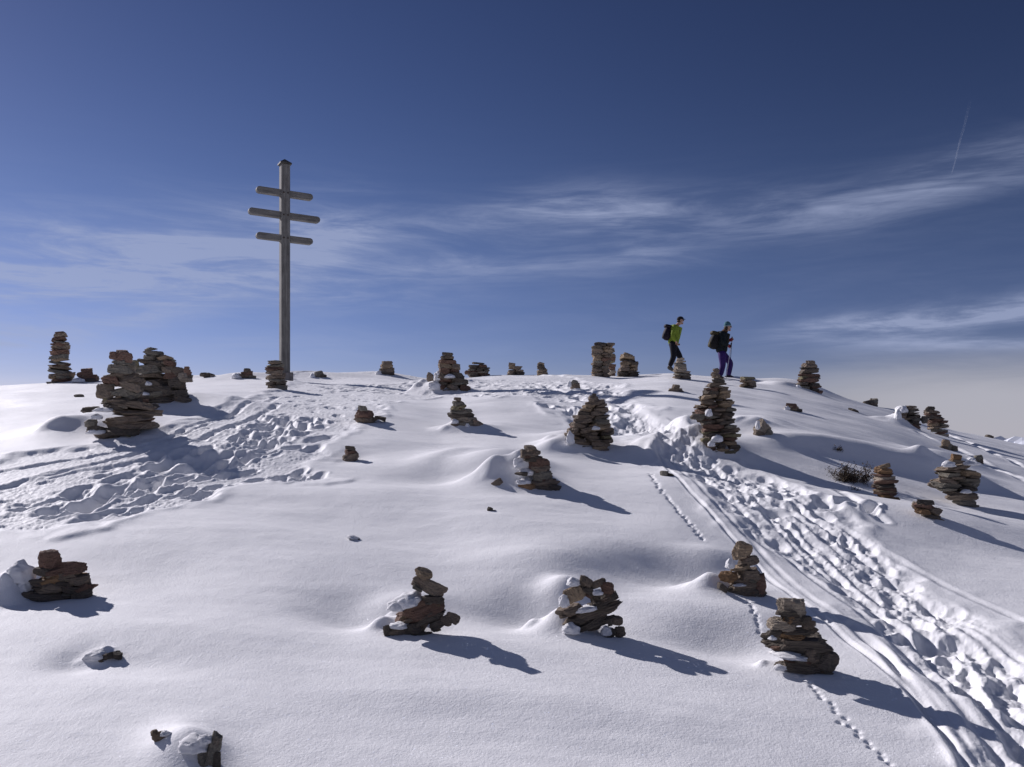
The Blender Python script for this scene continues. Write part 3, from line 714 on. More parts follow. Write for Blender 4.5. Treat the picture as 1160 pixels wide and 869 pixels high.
    cairn_gen('cone cairn with snow and a loose stone on its left, centre of crest', (511, 444),
        [(399, 502, 511), (405, 498, 514), (411, 497, 518), (418, 496, 520), (425, 496, 524), (433, 495, 529), (444, 496, 529)], 4.4, 14, 44, group=G_TOP, keys='bdrb',
        snow=[(510, 426, 14, 5, 0, -.2), (492, 436, 16, 12, 0, .2), (496, 425, 10, 12, 0, .5)], extra=[(487, 427, 8, 9)])
    cairn_gen('rounded dark heap on the crest just behind the snow-plastered cone cairn', (541, 423), [(406, 536, 547), (411, 531, 553), (417, 529, 554), (423, 530, 555)], 3.0, 10, 45, group=G_TOP, keys='ddr', extra=[(529, 418, 6, 4)])
    cairn_gen('little twin-peaked cairn on the crest with a loose flat stone at its right', (584, 422), [(412, 577, 590), (416, 576, 592), (422, 575, 594)], 3.0, 9, 46, group=G_TOP, keys='dbb', extra=[(580, 410, 8, 4), (603, 426, 11, 4, -6, 'd')])
    cairn_gen('narrow small upright cairn on the crest, left of the square stone tower', (614, 423), [(409, 609, 616), (414, 609, 618), (423, 609, 620)], 3.0, 12, 47, group=G_TOP, keys='bd')
    cairn_gen('squat square-sided tower of thin stones on the crest', (682, 427), [(388, 674, 696), (392, 672, 696), (400, 671, 692), (410, 672, 691), (420, 672, 691), (428, 672, 692)], 3.3, 11, 48, group=G_TOP, keys='bbdt')
    cairn_gen('reddish wall-like column close behind the squat square-sided tower', (692, 420), [(387, 682, 697), (395, 687, 697), (405, 688, 697), (420, 689, 698)], 3.3, 11, 49, group=G_TOP, keys='rrb')
    cairn_gen('bell-shaped cairn between the square tower and the walker in green', (713, 427), [(400, 708, 716), (405, 705, 719), (411, 704, 723), (418, 702, 724), (427, 701, 725)], 3.4, 11, 50, group=G_TOP, keys='bdtd')
    cairn_gen('stack of stones hiding the front foot of the walker in green', (773, 430), [(406, 768, 775), (411, 766, 778), (417, 766, 779), (423, 765, 783), (430, 764, 782)], 3.4, 14, 51, group=G_TOP, keys='tbbl', extra=[(779, 424, 10, 3, -15)])
    lone_rock('flat brown stones lying in the snow below the walker in green', (766, 444), [(766, 437, 10, 5, 0, 'b'), (766, 441, 18, 5, 0, 'b'), (770, 443, 13, 4, -10, 'd')], seed=16, group=G_ROCK)
    cairn_gen('small stone stack by the rear foot of the walker in purple trousers', (811, 430), [(417, 809, 815), (421, 807, 816), (430, 807, 817)], 3.2, 12, 52, group=G_TOP, keys='tb')
    cairn_gen('low wide pile on the crest, right of the walker in purple trousers', (849, 440), [(426, 843, 857), (430, 841, 857), (435, 840, 858), (440, 842, 857)], 3.0, 12, 53, group=G_TOP, keys='btd')
    cairn_gen('pointed dark cairn standing on the skyline where the crest starts to fall right', (919, 443), [(408, 917, 922), (413, 912, 927), (420, 910, 929), (428, 908, 930), (436, 906, 932), (444, 910, 932)], 3.6, 14, 54, group=G_TOP, keys='ddrb', snow=[(905, 440, 10, 8)])
    cairn_hand('two little dark rocks together on the skyline far right of the walkers', (989, 459), [(983, 455, 8, 6, 0, 'd'), (991, 454.5, 13, 9, 0, 'd'), (992, 452, 9, 5)], group=G_ROCK, seed=17, hi=False, name='rock', cat='rock', sink=False)
    cairn_gen('round cairn with a snow hood on its left, on the right part of the crest', (1031, 481), [(460, 1030, 1040), (464, 1023, 1042), (470, 1018, 1044), (476, 1018, 1045), (482, 1024, 1045)], 3.4, 13, 55, group=G_TOP, keys='bdgb', snow=[(1023, 464, 15, 9), (1018, 470, 9, 12)], extra=[(1049, 476, 8, 7, 0, 'd')])
    cairn_gen('jagged cairn leaning right beside the round snow-hooded one', (1065, 493), [(461, 1052, 1059), (466, 1050, 1064), (472, 1052, 1072), (479, 1054, 1075), (487, 1058, 1077), (494, 1064, 1077)], 3.5, 14, 56, group=G_TOP, keys='rbdg')
    # ---- single rocks
    lone_rock('angular pale slab standing on edge in the snow, right of the tall tapering cairn', (866, 494), [(866, 485, 22, 13, -42, 'l'), (862, 491, 14, 6, -20, 'b'), (872, 490, 10, 8, -30, 'g')], [(859, 481, 6, 11)], seed=20, group=G_ROCK)
    lone_rock('low flat stones lying half in snow, below the pointed skyline cairn', (900, 466), [(898, 458.5, 14, 5), (899, 462, 19, 5), (905, 464, 13, 4, -5)], [(892, 461, 7, 5)], seed=21, group=G_ROCK)
    lone_rock('dark pile of lichen-covered stones, behind the large leaning cairn near the right edge', (1078, 511), [(1073, 501, 10, 7), (1077, 506, 17, 8, -15, 'g'), (1082, 508, 12, 8, -10, 'd'), (1072, 507, 12, 5)], seed=22, group=G_ROCK)
    lone_rock('small dark block right beside the top of the large leaning cairn', (1111, 525), [(1110, 518, 11, 6, 0, 'g'), (1112, 522, 11, 8, 0, 'd')], [(1102, 519, 10, 5)], seed=23, group=G_ROCK)
    lone_rock('single black rock lying on the skyline near the right edge of the photo', (1123, 491), [(1123, 489, 9, 4, -18, 'd')], seed=24, group=G_ROCK)
    lone_rock('thin dark stone barely showing on the slope below the skyline rocks', (970, 467), [(969, 464, 13, 3, -22, 'd')], seed=25, group=G_ROCK)
    lone_rock('flat dark stones on the crest between the small reddish cairn and the cross', (233, 428), [(229, 423, 8, 4), (234, 423.5, 14, 5, 0, 'd'), (240, 425, 6, 3)], seed=26, group=G_ROCK)
    lone_rock('dull green rock in a snow mound just right of the foot of the cross', (360, 428), [(360, 423, 12, 7, 8, 'g'), (366, 425, 8, 4, -10, 'd')], [(354, 425, 8, 7)], seed=27, group=G_ROCK)
    lone_rock('little flat dark rock left of the tall wobbly cairn', (87, 450), [(87, 447.5, 12, 4, 0, 'd')], seed=28, group=G_ROCK)
    lone_rock('small lumpy rock in trampled snow between centre cone cairn and square tower', (652, 440), [(651, 432, 9, 5, 0, 'g'), (652, 436, 14, 7, -10, 'b')], [(645, 434, 5, 8)], seed=29, group=G_ROCK)
    lone_rock('dark rock at the upper end of the ski track, in disturbed snow', (758, 540), [(754, 536, 11, 6, -10, 'g'), (760, 538, 8, 4, -15, 'd')], seed=30, group=G_ROCK)
    lone_rock('tiny dark stone alone on smooth snow below the half buried cairn', (556, 579), [(555, 576, 7, 4, -20, 'd'), (559, 578, 6, 2.5, 0, 'd')], seed=31, group=G_ROCK)
    lone_rock('tiny snow-topped stone showing alone in the smooth snow left of centre', (401, 612), [(402, 610.5, 11, 5, -15, 'd')], [(399, 608, 17, 4, -12, -.1)], seed=32, group=G_ROCK)
    lone_rock('tan rock sticking out of the drift at the left foot of the half buried cairn', (564, 552), [(563.6, 549, 16, 9, 24, 'b')], seed=33, group=G_ROCK)
    lone_rock('dark jagged rock with a snow hood, alone in the lower left foreground', (122, 752), [(120, 746, 24, 7, 14, 'd'), (131, 744, 14, 6, -12, 'd'), (114, 751, 12, 5, 0, 'b')], [(102, 745, 30, 13, 8, .1)], seed=34, group=G_ROCK)
    lone_rock('lichen-covered boulder at the bottom edge, right side of the snowy mound', (240, 871), [(239, 852, 17, 34, -20, 'g'), (229, 862, 14, 20, 10, 'g'), (243, 866, 14, 24, -10, 'd')], [(216, 846, 40, 22, 6, .1), (232, 838, 18, 10, -14)], seed=35, group=G_ROCK)
    lone_rock('small tan stone set in a snowy hollow above the bottom edge boulder', (178, 843), [(178, 836, 18, 9, 18, 't'), (173, 832, 9, 6, 0, 't')], [(186, 832, 14, 6)], seed=36, group=G_ROCK)

# ------------------------------------------------------------------ the cross
def box_pts(cx, cy, cz, sx, sy, sz): 
    return [(cx + a * sx / 2, cy + b * sy / 2, cz + c * sz / 2) for a in (-1, 1) for b in (-1, 1) for c in (-1, 1)]
BOXF = [(0, 1, 3, 2), (4, 6, 7, 5), (0, 4, 5, 1), (2, 3, 7, 6), (0, 2, 6, 4), (1, 5, 7, 3)]
def bevelled(o, w, seg=2):
    m = o.modifiers.new('bevel', 'BEVEL'); m.width = w; m.segments = seg; m.limit_method = 'ANGLE'; return o

def build_cross():
    IRON = plain('rusty_iron', (.05, .035, .028), .7)
    Yc = 20.0; k = Yc / F; X0 = (322.5 - CX) * k
    gz = ground_z(X0, Yc)
    root = empty('summit_cross', (X0, Yc, gz)); root.rotation_euler.z = R(31)
    tag(root, 'tall weathered wooden summit cross with three short crossbars on the crest', 'cross')
    top = (HOR - 187) * k - gz
    pw = 11.6 * k / (math.cos(R(29 - 16)) + .22)
    post = bevelled(mesh_obj('post', box_pts(0, 0, (top - .5) / 2, pw * 1.02, pw, top + .5), BOXF, WOOD, root), .008)
    cap_z = top
    e = pw * .66
    v = [(-e, -e, cap_z), (e, -e, cap_z), (e, e, cap_z), (-e, e, cap_z), (-e, -e, cap_z + .035), (e, -e, cap_z + .035), (e, e, cap_z + .035), (-e, e, cap_z + .035), (0, 0, cap_z + .15)]
    mesh_obj('cap', v, [(3, 2, 1, 0), (0, 1, 5, 4), (1, 2, 6, 5), (2, 3, 7, 6), (3, 0, 4, 7), (4, 5, 8), (5, 6, 8), (6, 7, 8), (7, 4, 8)], plain('dark_lead', (.07, .065, .06), .6), root)
    for row, halfw in ((219.5, .70), (244.5, .885), (270.5, .70)):
        z = (HOR - row) * k - gz; hh = .078; d = pw * .74; n = 5
        prof = []                                                        # rounded ends, seen from the front
        for i in range(n): a = math.pi / 2 - i * math.pi / (n - 1); prof.append((halfw - hh * .8 + hh * .8 * math.cos(a), hh * math.sin(a)))
        for i in range(n): a = -math.pi / 2 - i * math.pi / (n - 1); prof.append((-halfw + hh * .8 + hh * .8 * math.cos(a), hh * math.sin(a)))
        m = len(prof); V = [(x, -d / 2, z + y) for x, y in prof] + [(x, d / 2, z + y) for x, y in prof]
        Fc = [tuple(range(m - 1, -1, -1)), tuple(range(m, 2 * m))] + [(i, (i + 1) % m, m + (i + 1) % m, m + i) for i in range(m)]
        bevelled(mesh_obj('crossbar', V, Fc, WOODX, root), .012)
        for bx in (-pw * .24, pw * .24):
            nb = 8; bv = [(bx + .02 * math.cos(q * .7854), -pw / 2 - (.0 if t == 0 else .016), z + .02 * math.sin(q * .7854)) for t in (0, 1) for q in range(nb)]
            bevelled(mesh_obj('bolt', bv, [tuple(range(nb)), tuple(range(2 * nb - 1, nb - 1, -1))] + [(q, nb + q, nb + (q + 1) % nb, (q + 1) % nb) for q in range(nb)], IRON, root), .002)
    b = bevelled(mesh_obj('foot_block', box_pts(pw * .30, -pw * .2, .0, pw * 1.05, pw * 1.1, .42), BOXF, plain('grey_concrete', (.22, .2, .19), .9), root), .02)
    return root

# ------------------------------------------------------------------ people
def skin(name, pts, edges, mat, parent, root_key, levels=2, smooth=True, fat=1.0):
    keys = list(pts); idx = {k: i for i, k in enumerate(keys)}
    me = bpy.data.meshes.new(name); me.from_pydata([pts[k][:3] for k in keys], [(idx[a], idx[b]) for a, b in edges], []); me.update()
    o = bpy.data.objects.new(name, me); COL.objects.link(o)
    o.modifiers.new('skin', 'SKIN').use_smooth_shade = smooth
    if not me.skin_vertices: 
        bpy.context.view_layer.objects.active = o
    for k in keys:
        sv = me.skin_vertices[0].data[idx[k]]; r = pts[k][3]; r = r if isinstance(r, tuple) else (r, r); sv.radius = (r[0] * fat, r[1] * fat); sv.use_root = (k == root_key)
    s = o.modifiers.new('sub', 'SUBSURF'); s.levels = levels; s.render_levels = levels
    dg = bpy.context.evaluated_depsgraph_get(); dg.update()
    nm = bpy.data.meshes.new_from_object(o.evaluated_get(dg)); bpy.data.objects.remove(o); 
    nm.materials.clear(); nm.materials.append(mat); nm.polygons.foreach_set('use_smooth', [True] * len(nm.polygons))
    r = bpy.data.objects.new(name, nm); link(r, parent); return r

def join_meshes(objs):
    """merge mesh data of helper pieces into the first (one body)"""
    import bmesh
    bm = bmesh.new()
    for o in objs: bm.from_mesh(o.data)
    bm.to_mesh(objs[0].data); bm.free()
    for o in objs[1:]: bpy.data.objects.remove(o)
    return objs[0]

def ellip(name, c, s, mat, parent, rot=(0, 0, 0), shape=None, sub=4):
    v, f = ICO4 if sub == 4 else ICO5; v = v.copy()
    if shape: v = shape(v)
    M = Euler(rot).to_matrix(); v = (v * np.array(s)) @ np.array(M).T + np.array(c)
    return mesh_obj(name, v, f, mat, parent, smooth=True)

def person(label, loc, yaw, J, mats, hat, scale=1.0):
    """J: joints in metres, x forward, y to the person's left, z up, origin at the snow"""
    root = empty('person', loc); root.rotation_euler.z = yaw; tag(root, label, 'person', 'walkers crossing the crest')
    g = lambda k: J[k]
    hx, hy, hz = g('head')
    P_ = {}
    def a(k, p, r): P_[k] = (*p, r)
    a('pelvis', g('pelvis'), .075); a('waist', g('waist'), .085); a('chest', g('chest'), .115); a('neck0', g('neck'), .07)
    a('neck', (g('neck')[0] * .6 + hx * .4, 0, g('neck')[2] * .6 + (hz - .02) * .4), .055)
    a('jaw', (hx + .015, 0, hz - .05), (.065, .075)); a('skull', (hx - .005, 0, hz + .04), (.078, .092)); a('crown', (hx - .01, 0, hz + .10), (.05, .06))
    E = [('pelvis', 'waist'), ('waist', 'chest'), ('chest', 'neck0'), ('neck0', 'neck'), ('neck', 'jaw'), ('jaw', 'skull'), ('skull', 'crown')]
    for s, sy in (('n', -1), ('f', 1)):                                   # n = right (near) side, f = left (far) side
        a('sh' + s, g('sh' + s), .06); a('el' + s, g('el' + s), .045); a('wr' + s, g('wr' + s), .03)
        wv = Vector(g('wr' + s)); dv = (wv - Vector(g('el' + s))).normalized(); pm = wv + dv * .07
        a('pa' + s, pm, (.038, .022)); E += [('chest', 'sh' + s), ('sh' + s, 'el' + s), ('el' + s, 'wr' + s), ('wr' + s, 'pa' + s)]
        a('hi' + s, (g('hi' + s)[0], g('hi' + s)[1] * .75, g('hi' + s)[2]), .055); a('kn' + s, g('kn' + s), .06); a('an' + s, g('an' + s), .042); a('to' + s, g('to' + s), (.04, .03))
        E += [('pelvis', 'hi' + s), ('hi' + s, 'kn' + s), ('kn' + s, 'an' + s), ('an' + s, 'to' + s)]
    body = skin('body', P_, E, mats['skin'], root, 'pelvis', 2)
    bits = [body]
    # face: nose, chin, ears, brows join the one body mesh
    bits.append(ellip('nose', (hx + .098, 0, hz + .0), (.022, .013, .020), mats['skin'], root))
    bits.append(ellip('chin', (hx + .055, 0, hz - .085), (.035, .035, .026), mats['skin'], root))
    bits.append(ellip('lips', (hx + .083, 0, hz - .045), (.012, .024, .009), mats['skin'], root))
    for sy in (-1, 1): bits.append(ellip('ear', (hx - .01, sy * .082, hz + .0), (.018, .01, .032), mats['skin'], root))
    # five fingers on each hand, curled, as skinned chains of their own rooted in the palm
    for s, sy in (('n', -1), ('f', 1)):
        wv = Vector(g('wr' + s)); dv = (wv - Vector(g('el' + s))).normalized(); side = Vector((0, 1, 0)); up = dv.cross(side).normalized()
        for i, (off, ln) in enumerate(((-.027, .036), (-.010, .042), (.008, .040), (.025, .032))):
            b0 = wv + dv * .075 + up * off; p1 = b0 + dv * ln; p2 = p1 + (dv * .4 + side * (-sy) * .9).normalized() * ln * .75; p3 = p2 + (-dv * .5 + side * (-sy) * .6).normalized() * ln * .6
            ch = {'a': (*b0, .010), 'b': (*p1, .009), 'c': (*p2, .0085), 'd': (*p3, .007)}
            bits.append(skin('finger', ch, [('a', 'b'), ('b', 'c'), ('c', 'd')], mats['skin'], root, 'a', 1))
        b0 = wv + dv * .03 - up * .02; p1 = b0 + (dv * .7 - up * .6) * .04; p2 = p1 + (dv * .8 + side * (-sy) * .5) * .035
        bits.append(skin('thumb', {'a': (*b0, .012), 'b': (*p1, .010), 'c': (*p2, .008)}, [('a', 'b'), ('b', 'c')], mats['skin'], root, 'a', 1))
    for b in bits[1:]: b.data.materials.clear()
    join_meshes(bits)
    for sy in (-1, 1): ellip('eye', (hx + .079, sy * .032, hz + .022), (.010, .010, .008), mats['eye'], body)
    # jacket: torso and sleeves
    T = {}
    def t(k, p, r): T[k] = (*p, r)
    t('hem', (g('pelvis')[0], 0, g('pelvis')[2] - .09), (.15, .175)); t('waist', g('waist'), (.135, .16)); t('chest', g('chest'), (.14, .18)); t('yoke', (g('neck')[0] * .7 + g('chest')[0] * .3, 0, g('neck')[2] - .06), (.11, .14)); t('col', (g('neck')[0] + .015, 0, g('neck')[2] + .025), .078)
    TE = [('hem', 'waist'), ('waist', 'chest'), ('chest', 'yoke'), ('yoke', 'col')]
    for s in 'nf':
        t('sh' + s, g('sh' + s), .082); t('el' + s, g('el' + s), .064); t('wr' + s, g('wr' + s), .047); TE += [('yoke', 'sh' + s), ('sh' + s, 'el' + s), ('el' + s, 'wr' + s)]
    skin('jacket', T, TE, mats['jacket'], root, 'chest', 2, fat=1.13)
    L = {}
    L['p'] = (*g('pelvis'), (.14, .165)); L['w'] = (g('pelvis')[0], 0, g('pelvis')[2] + .1, .13); LE = [('p', 'w')]
    for s in 'nf':
        L['hi' + s] = (*g('hi' + s), .112); L['kn' + s] = (*g('kn' + s), .083); 
        kn, an = Vector(g('kn' + s)), Vector(g('an' + s)); mid = kn.lerp(an, .5); L['ca' + s] = (*mid, .078)
        L['an' + s] = (*(kn.lerp(an, .94)), .07); LE += [('p', 'hi' + s), ('hi' + s, 'kn' + s), ('kn' + s, 'ca' + s), ('ca' + s, 'an' + s)]
    skin('trousers', L, LE, mats['trousers'], root, 'p', 2, fat=1.14)
    for s in 'nf':
        an, to = Vector(g('an' + s)), Vector(g('to' + s)); d = (to - an).normalized(); heel = an - Vector((.05, 0, .05)) if s == 'f' or True else an
        B = {'s': (*(an + Vector((0, 0, .07))), .058), 'a': (*an, .06), 'b': (*an.lerp(to, .5), (.052, .05)), 'c': (*to, (.05, .035)), 'h': (*(an + Vector(J.get('heel' + s, (-.05, 0, -.05)))), .042)}
        skin('boot', B, [('s', 'a'), ('a', 'b'), ('b', 'c'), ('a', 'h')], mats['boot'], root, 'a', 2, fat=1.15)
    for s in 'nf':
        if 'glove' in mats:
            wv = Vector(g('wr' + s)); dv = (wv - Vector(g('el' + s))).normalized()
            gm = {'a': (*(wv - dv * .03), .05), 'b': (*(wv + dv * .05), (.05, .045)), 'c': (*(wv + dv * .12), (.045, .04)), 't': (*(wv + dv * .06 + Vector((0, 0, .05))), .02)}
            skin('glove', gm, [('a', 'b'), ('b', 'c'), ('b', 't')], mats['glove'], root, 'b', 2)
    hat(root, hx, hz, mats)
    return root

def backpack(label, loc, yaw, c, s, tilt, mat, mat2):
    root = empty('backpack', loc); root.rotation_euler.z = yaw; tag(root, label, 'backpack')
    def sh(v):
        v = np.sign(v) * np.abs(v) ** .8
        v[:, 0] *= 1 - .18 * v[:, 2]; v[:, 0] += .10 * (1 - v[:, 2] ** 2) * -1; return v
    ellip('pack_body', c, s, mat, root, (0, R(tilt), 0), sh)
    ellip('front_pocket', (c[0] - s[0] * .85, c[1], c[2] - s[2] * .30), (s[0] * .42, s[1] * .72, s[2] * .45), mat2, root, (0, R(tilt), 0), lambda v: np.sign(v) * np.abs(v) ** .6)
    ellip('lid', (c[0] + .01, c[1], c[2] + s[2] * .86), (s[0] * .95, s[1] * .95, s[2] * .24), mat2, root, (0, R(tilt), 0), lambda v: np.sign(v) * np.abs(v) ** .6)
    for sy in (-1, 1):
        y = c[1] + sy * .11; x = c[0] + s[0] * .9
        pts = {'a': (x - .02, y, c[2] + s[2] * .75, .018), 'b': (x + .12, y * 1.0, c[2] + s[2] * .95, .018), 'c': (x + .235, y, c[2] + s[2] * .45, .018), 'd': (x + .21, y, c[2] - s[2] * .2, .016), 'e': (x + .02, y * 1.2, c[2] - s[2] * .7, .016)}
        skin('strap', pts, [('a', 'b'), ('b', 'c'), ('c', 'd'), ('d', 'e')], mat2, root, 'a', 1)
    return root

def pole(label, top, foot, mat):
    root = empty('trekking_pole', foot); tag(root, label, 'trekking pole', 'trekking poles of the second walker')
    f = Vector(foot); t = Vector(top) - f; d = t.normalized()
    def tube(name, p0, p1, r0, r1, m):
        z = (p1 - p0).normalized(); x = z.orthogonal().normalized(); y = z.cross(x); n = 12
        V = [p0 + (x * math.cos(i * 6.2832 / n) + y * math.sin(i * 6.2832 / n)) * r0 for i in range(n)] + [p1 + (x * math.cos(i * 6.2832 / n) + y * math.sin(i * 6.2832 / n)) * r1 for i in range(n)]
        Fc = [(i, (i + 1) % n, n + (i + 1) % n, n + i) for i in range(n)] + [tuple(range(n))[::-1], tuple(range(n, 2 * n))]
        return mesh_obj(name, V, Fc, m, root, smooth=False)
    L = t.length; o = Vector((0, 0, 0))
    tube('shaft', o - d * .05, d * (L - .06), .007, .010, mat)
    g = plain('black_grip', (.03, .03, .03), .6); tube('grip', d * (L - .07), d * (L + .07), .016, .02, g)
    tube('basket', d * .05, d * .06, .045, .045, g)

def build_people():
    skinm = plain('skin', (.42, .26, .19), .6, .1); eye = plain('dark_eye', (.02, .02, .02), .3)
    hair = plain('brown_hair', (.05, .035, .025), .7); black = plain('black_cloth', (.018, .018, .024), .8)
    # walker in green
    k = 25.0 / F; x = (763.5 - CX) * k; z0 = max(ground_z(x, 25.0), (HOR - 421.5) * k)
    loc = (x, 25.0, (HOR - 422.5) * k)
    J = dict(head=(.20, 0, 1.62), neck=(.09, 0, 1.47), chest=(.03, 0, 1.27), waist=(-.01, 0, 1.04), pelvis=(-.035, 0, .92),
             shn=(-.01, -.18, 1.40), eln=(-.10, -.24, 1.13), wrn=(.02, -.20, .95), shf=(.03, .18, 1.40), elf=(-.02, .24, 1.12), wrf=(.12, .18, .97),
             hin=(-.04, -.10, .85), knn=(-.03, -.10, .48), ann=(-.17, -.10, .16), ton=(-.02, -.10, .05), heeln=(-.07, 0, 0),
             hif=(-.01, .10, .86), knf=(.22, .10, .50), anf=(.14, .10, .10), tof=(.33, .10, .05))
    green = plain('lime_jacket', (.17, .235, .028), .7, .12, 9); 
    def cap(root, hx, hz, m):
        def sh(v): v = v.copy(); v[:, 2] = np.maximum(v[:, 2], -.12); return v
        ellip('cap', (hx - .005, 0, hz + .055), (.108, .092, .085), m['hat'], root, (0, R(-4), 0), sh)
        ellip('peak', (hx + .105, 0, hz + .052), (.055, .065, .008), m['hat'], root, (0, R(8), 0))
        ellip('hair', (hx - .035, 0, hz - .002), (.075, .083, .06), hair, root)
        ellip('sunglasses', (hx + .085, 0, hz + .024), (.016, .066, .017), m['eye'], root)
    person('walker in a lime green jacket and black trousers with head bowed', loc, 0, J,
           dict(skin=skinm, eye=eye, jacket=green, trousers=plain('black_trousers', (.012, .012, .018), .8), boot=plain('grey_boot', (.07, .065, .06), .7), hat=black), cap)
    backpack('dark purple-black backpack on the back of the walker in the lime green jacket', loc, 0, (-.195, 0, 1.24), (.13, .16, .235), 12, plain('dark_violet_pack', (.014, .010, .02), .7), plain('dark_pack_trim', (.014, .012, .018), .7))
    # walker in purple trousers
    Yp = 23.5; k = Yp / F; x = (817.5 - CX) * k; loc = (x, Yp, (HOR - 430.0) * k)
    J = dict(head=(.18, 0, 1.53), neck=(.075, 0, 1.39), chest=(.02, 0, 1.19), waist=(.0, 0, .95), pelvis=(-.01, 0, .83),
             shn=(-.03, -.17, 1.31), eln=(-.02, -.25, 1.04), wrn=(.14, -.18, .97), shf=(.02, .17, 1.31), elf=(.11, .22, 1.06), wrf=(.27, .17, 1.15),
             hin=(-.02, -.10, .77), knn=(.01, -.10, .42), ann=(-.08, -.10, .05), ton=(.08, -.10, -.01),
             hif=(.03, .10, .77), knf=(.29, .10, .50), anf=(.21, .10, .09), tof=(.41, .10, .045))
    teal = plain('teal_hat', (.05, .13, .16), .8, .6, 26)
    def beanie(root, hx, hz, m):
        def sh(v): v = v.copy(); v[:, 2] = np.maximum(v[:, 2], -.25); return v
        ellip('beanie', (hx - .01, 0, hz + .05), (.105, .098, .125), m['hat'], root, (0, R(-6), 0), sh)
        ellip('hat_band', (hx - .005, 0, hz + .035), (.112, .104, .028), plain('pale_band', (.32, .36, .38), .8), root, (0, R(-6), 0))
        ellip('hair', (hx - .055, 0, hz - .03), (.06, .085, .085), hair, root)
        ellip('sunglasses', (hx + .085, 0, hz + .02), (.018, .068, .02), m['eye'], root)
        ellip('fur_collar', (hx - .085, 0, hz - .115), (.085, .115, .055), plain('brown_fur', (.10, .06, .04), .9, .5, 60, bump=.03), root, (0, R(20), 0))
    person('walker in purple trousers, black jacket and teal hat, leaning on two poles', loc, 0, J,
           dict(skin=skinm, eye=eye, jacket=plain('black_teal_jacket', (.010, .014, .017), .75, .3), trousers=plain('purple_trousers', (.038, .018, .11), .7, .15), boot=plain('dark_boot', (.035, .025, .04), .7),
                hat=teal, glove=plain('dark_red_glove', (.16, .015, .03), .8)), beanie)
    L = Vector(loc)
    pack = backpack('black backpack with an olive and orange trim on the walker in purple trousers', loc, 0, (-.20, 0, 1.13), (.145, .17, .25), 15, plain('black_pack', (.012, .012, .014), .7), plain('olive_pack_trim', (.045, .038, .02), .7))
    pole('pale trekking pole held low in the near hand, crossing the purple trouser leg', L + Vector((.22, -.20, .98)), (L.x + .06, Yp - .24, ground_z(L.x + .06, Yp - .24)), plain('pale_shaft', (.55, .53, .58), .4))
    pole('dark trekking pole held forward in the raised red glove', L + Vector((.345, .16, 1.20)), (L.x + .28, Yp + .2, ground_z(L.x + .28, Yp + .2)), plain('dark_shaft', (.10, .11, .16), .4))

# ------------------------------------------------------------------ shrub and twigs
def build_shrub(label, base, wpx, hpx, n, seed, name='shrub'):
    rs = random.Random(seed); p = hit(*base); k = p.y / F
    root = empty(name, p); tag(root, label, 'bush'); 
    sv, sf, lv, lf = [], [], [], []
    W = wpx * k / 2; H = hpx * k
    for i in range(n):
        x0 = rs.uniform(-.55, .55) * W; y0 = rs.uniform(-.4, .5) * W
        d = Vector((x0 / W * .9 + rs.uniform(-.5, .5), rs.uniform(-.5, .5), rs.uniform(.25, .9))).normalized(); L = H * rs.uniform(.5, 1.0)
        q = Vector((x0, y0, -.04)); r = .004 + .002 * rs.random(); prev = None
        for s in range(7):
            b = len(sv); rad = r * (1 - s * .11)
            for j in range(5): sv.append(q + Vector((math.cos(j * 1.2566) * rad, math.sin(j * 1.2566) * rad, 0)))
            if prev is not None:
                for j in range(5): sf.append((prev + j, prev + (j + 1) % 5, b + (j + 1) % 5, b + j))
            prev = b
            if s > 1:
                for _ in range(9):
                    c = q + Vector((rs.gauss(0, .022), rs.gauss(0, .022), rs.gauss(0, .02))); a = Vector((rs.gauss(0, 1), rs.gauss(0, 1), rs.gauss(.5, 1))).normalized(); t = a.orthogonal().normalized()
                    l = rs.uniform(.012, .026); m = len(lv)
                    lv += [c, c + a * l * .5 + t * l * .28, c + a * l, c + a * l * .5 - t * l * .28]; lf.append((m, m + 1, m + 2, m + 3))
            d = (d + Vector((rs.gauss(0, .22), rs.gauss(0, .22), rs.gauss(0, .1)))).normalized(); q = q + d * (L / 6)
    mesh_obj('stems', sv, sf, plain('bark', (.06, .045, .035), .9), root)
    mesh_obj('foliage', lv, lf, plain('dark_heather', (.085, .062, .042), .8, .5, 30), root)

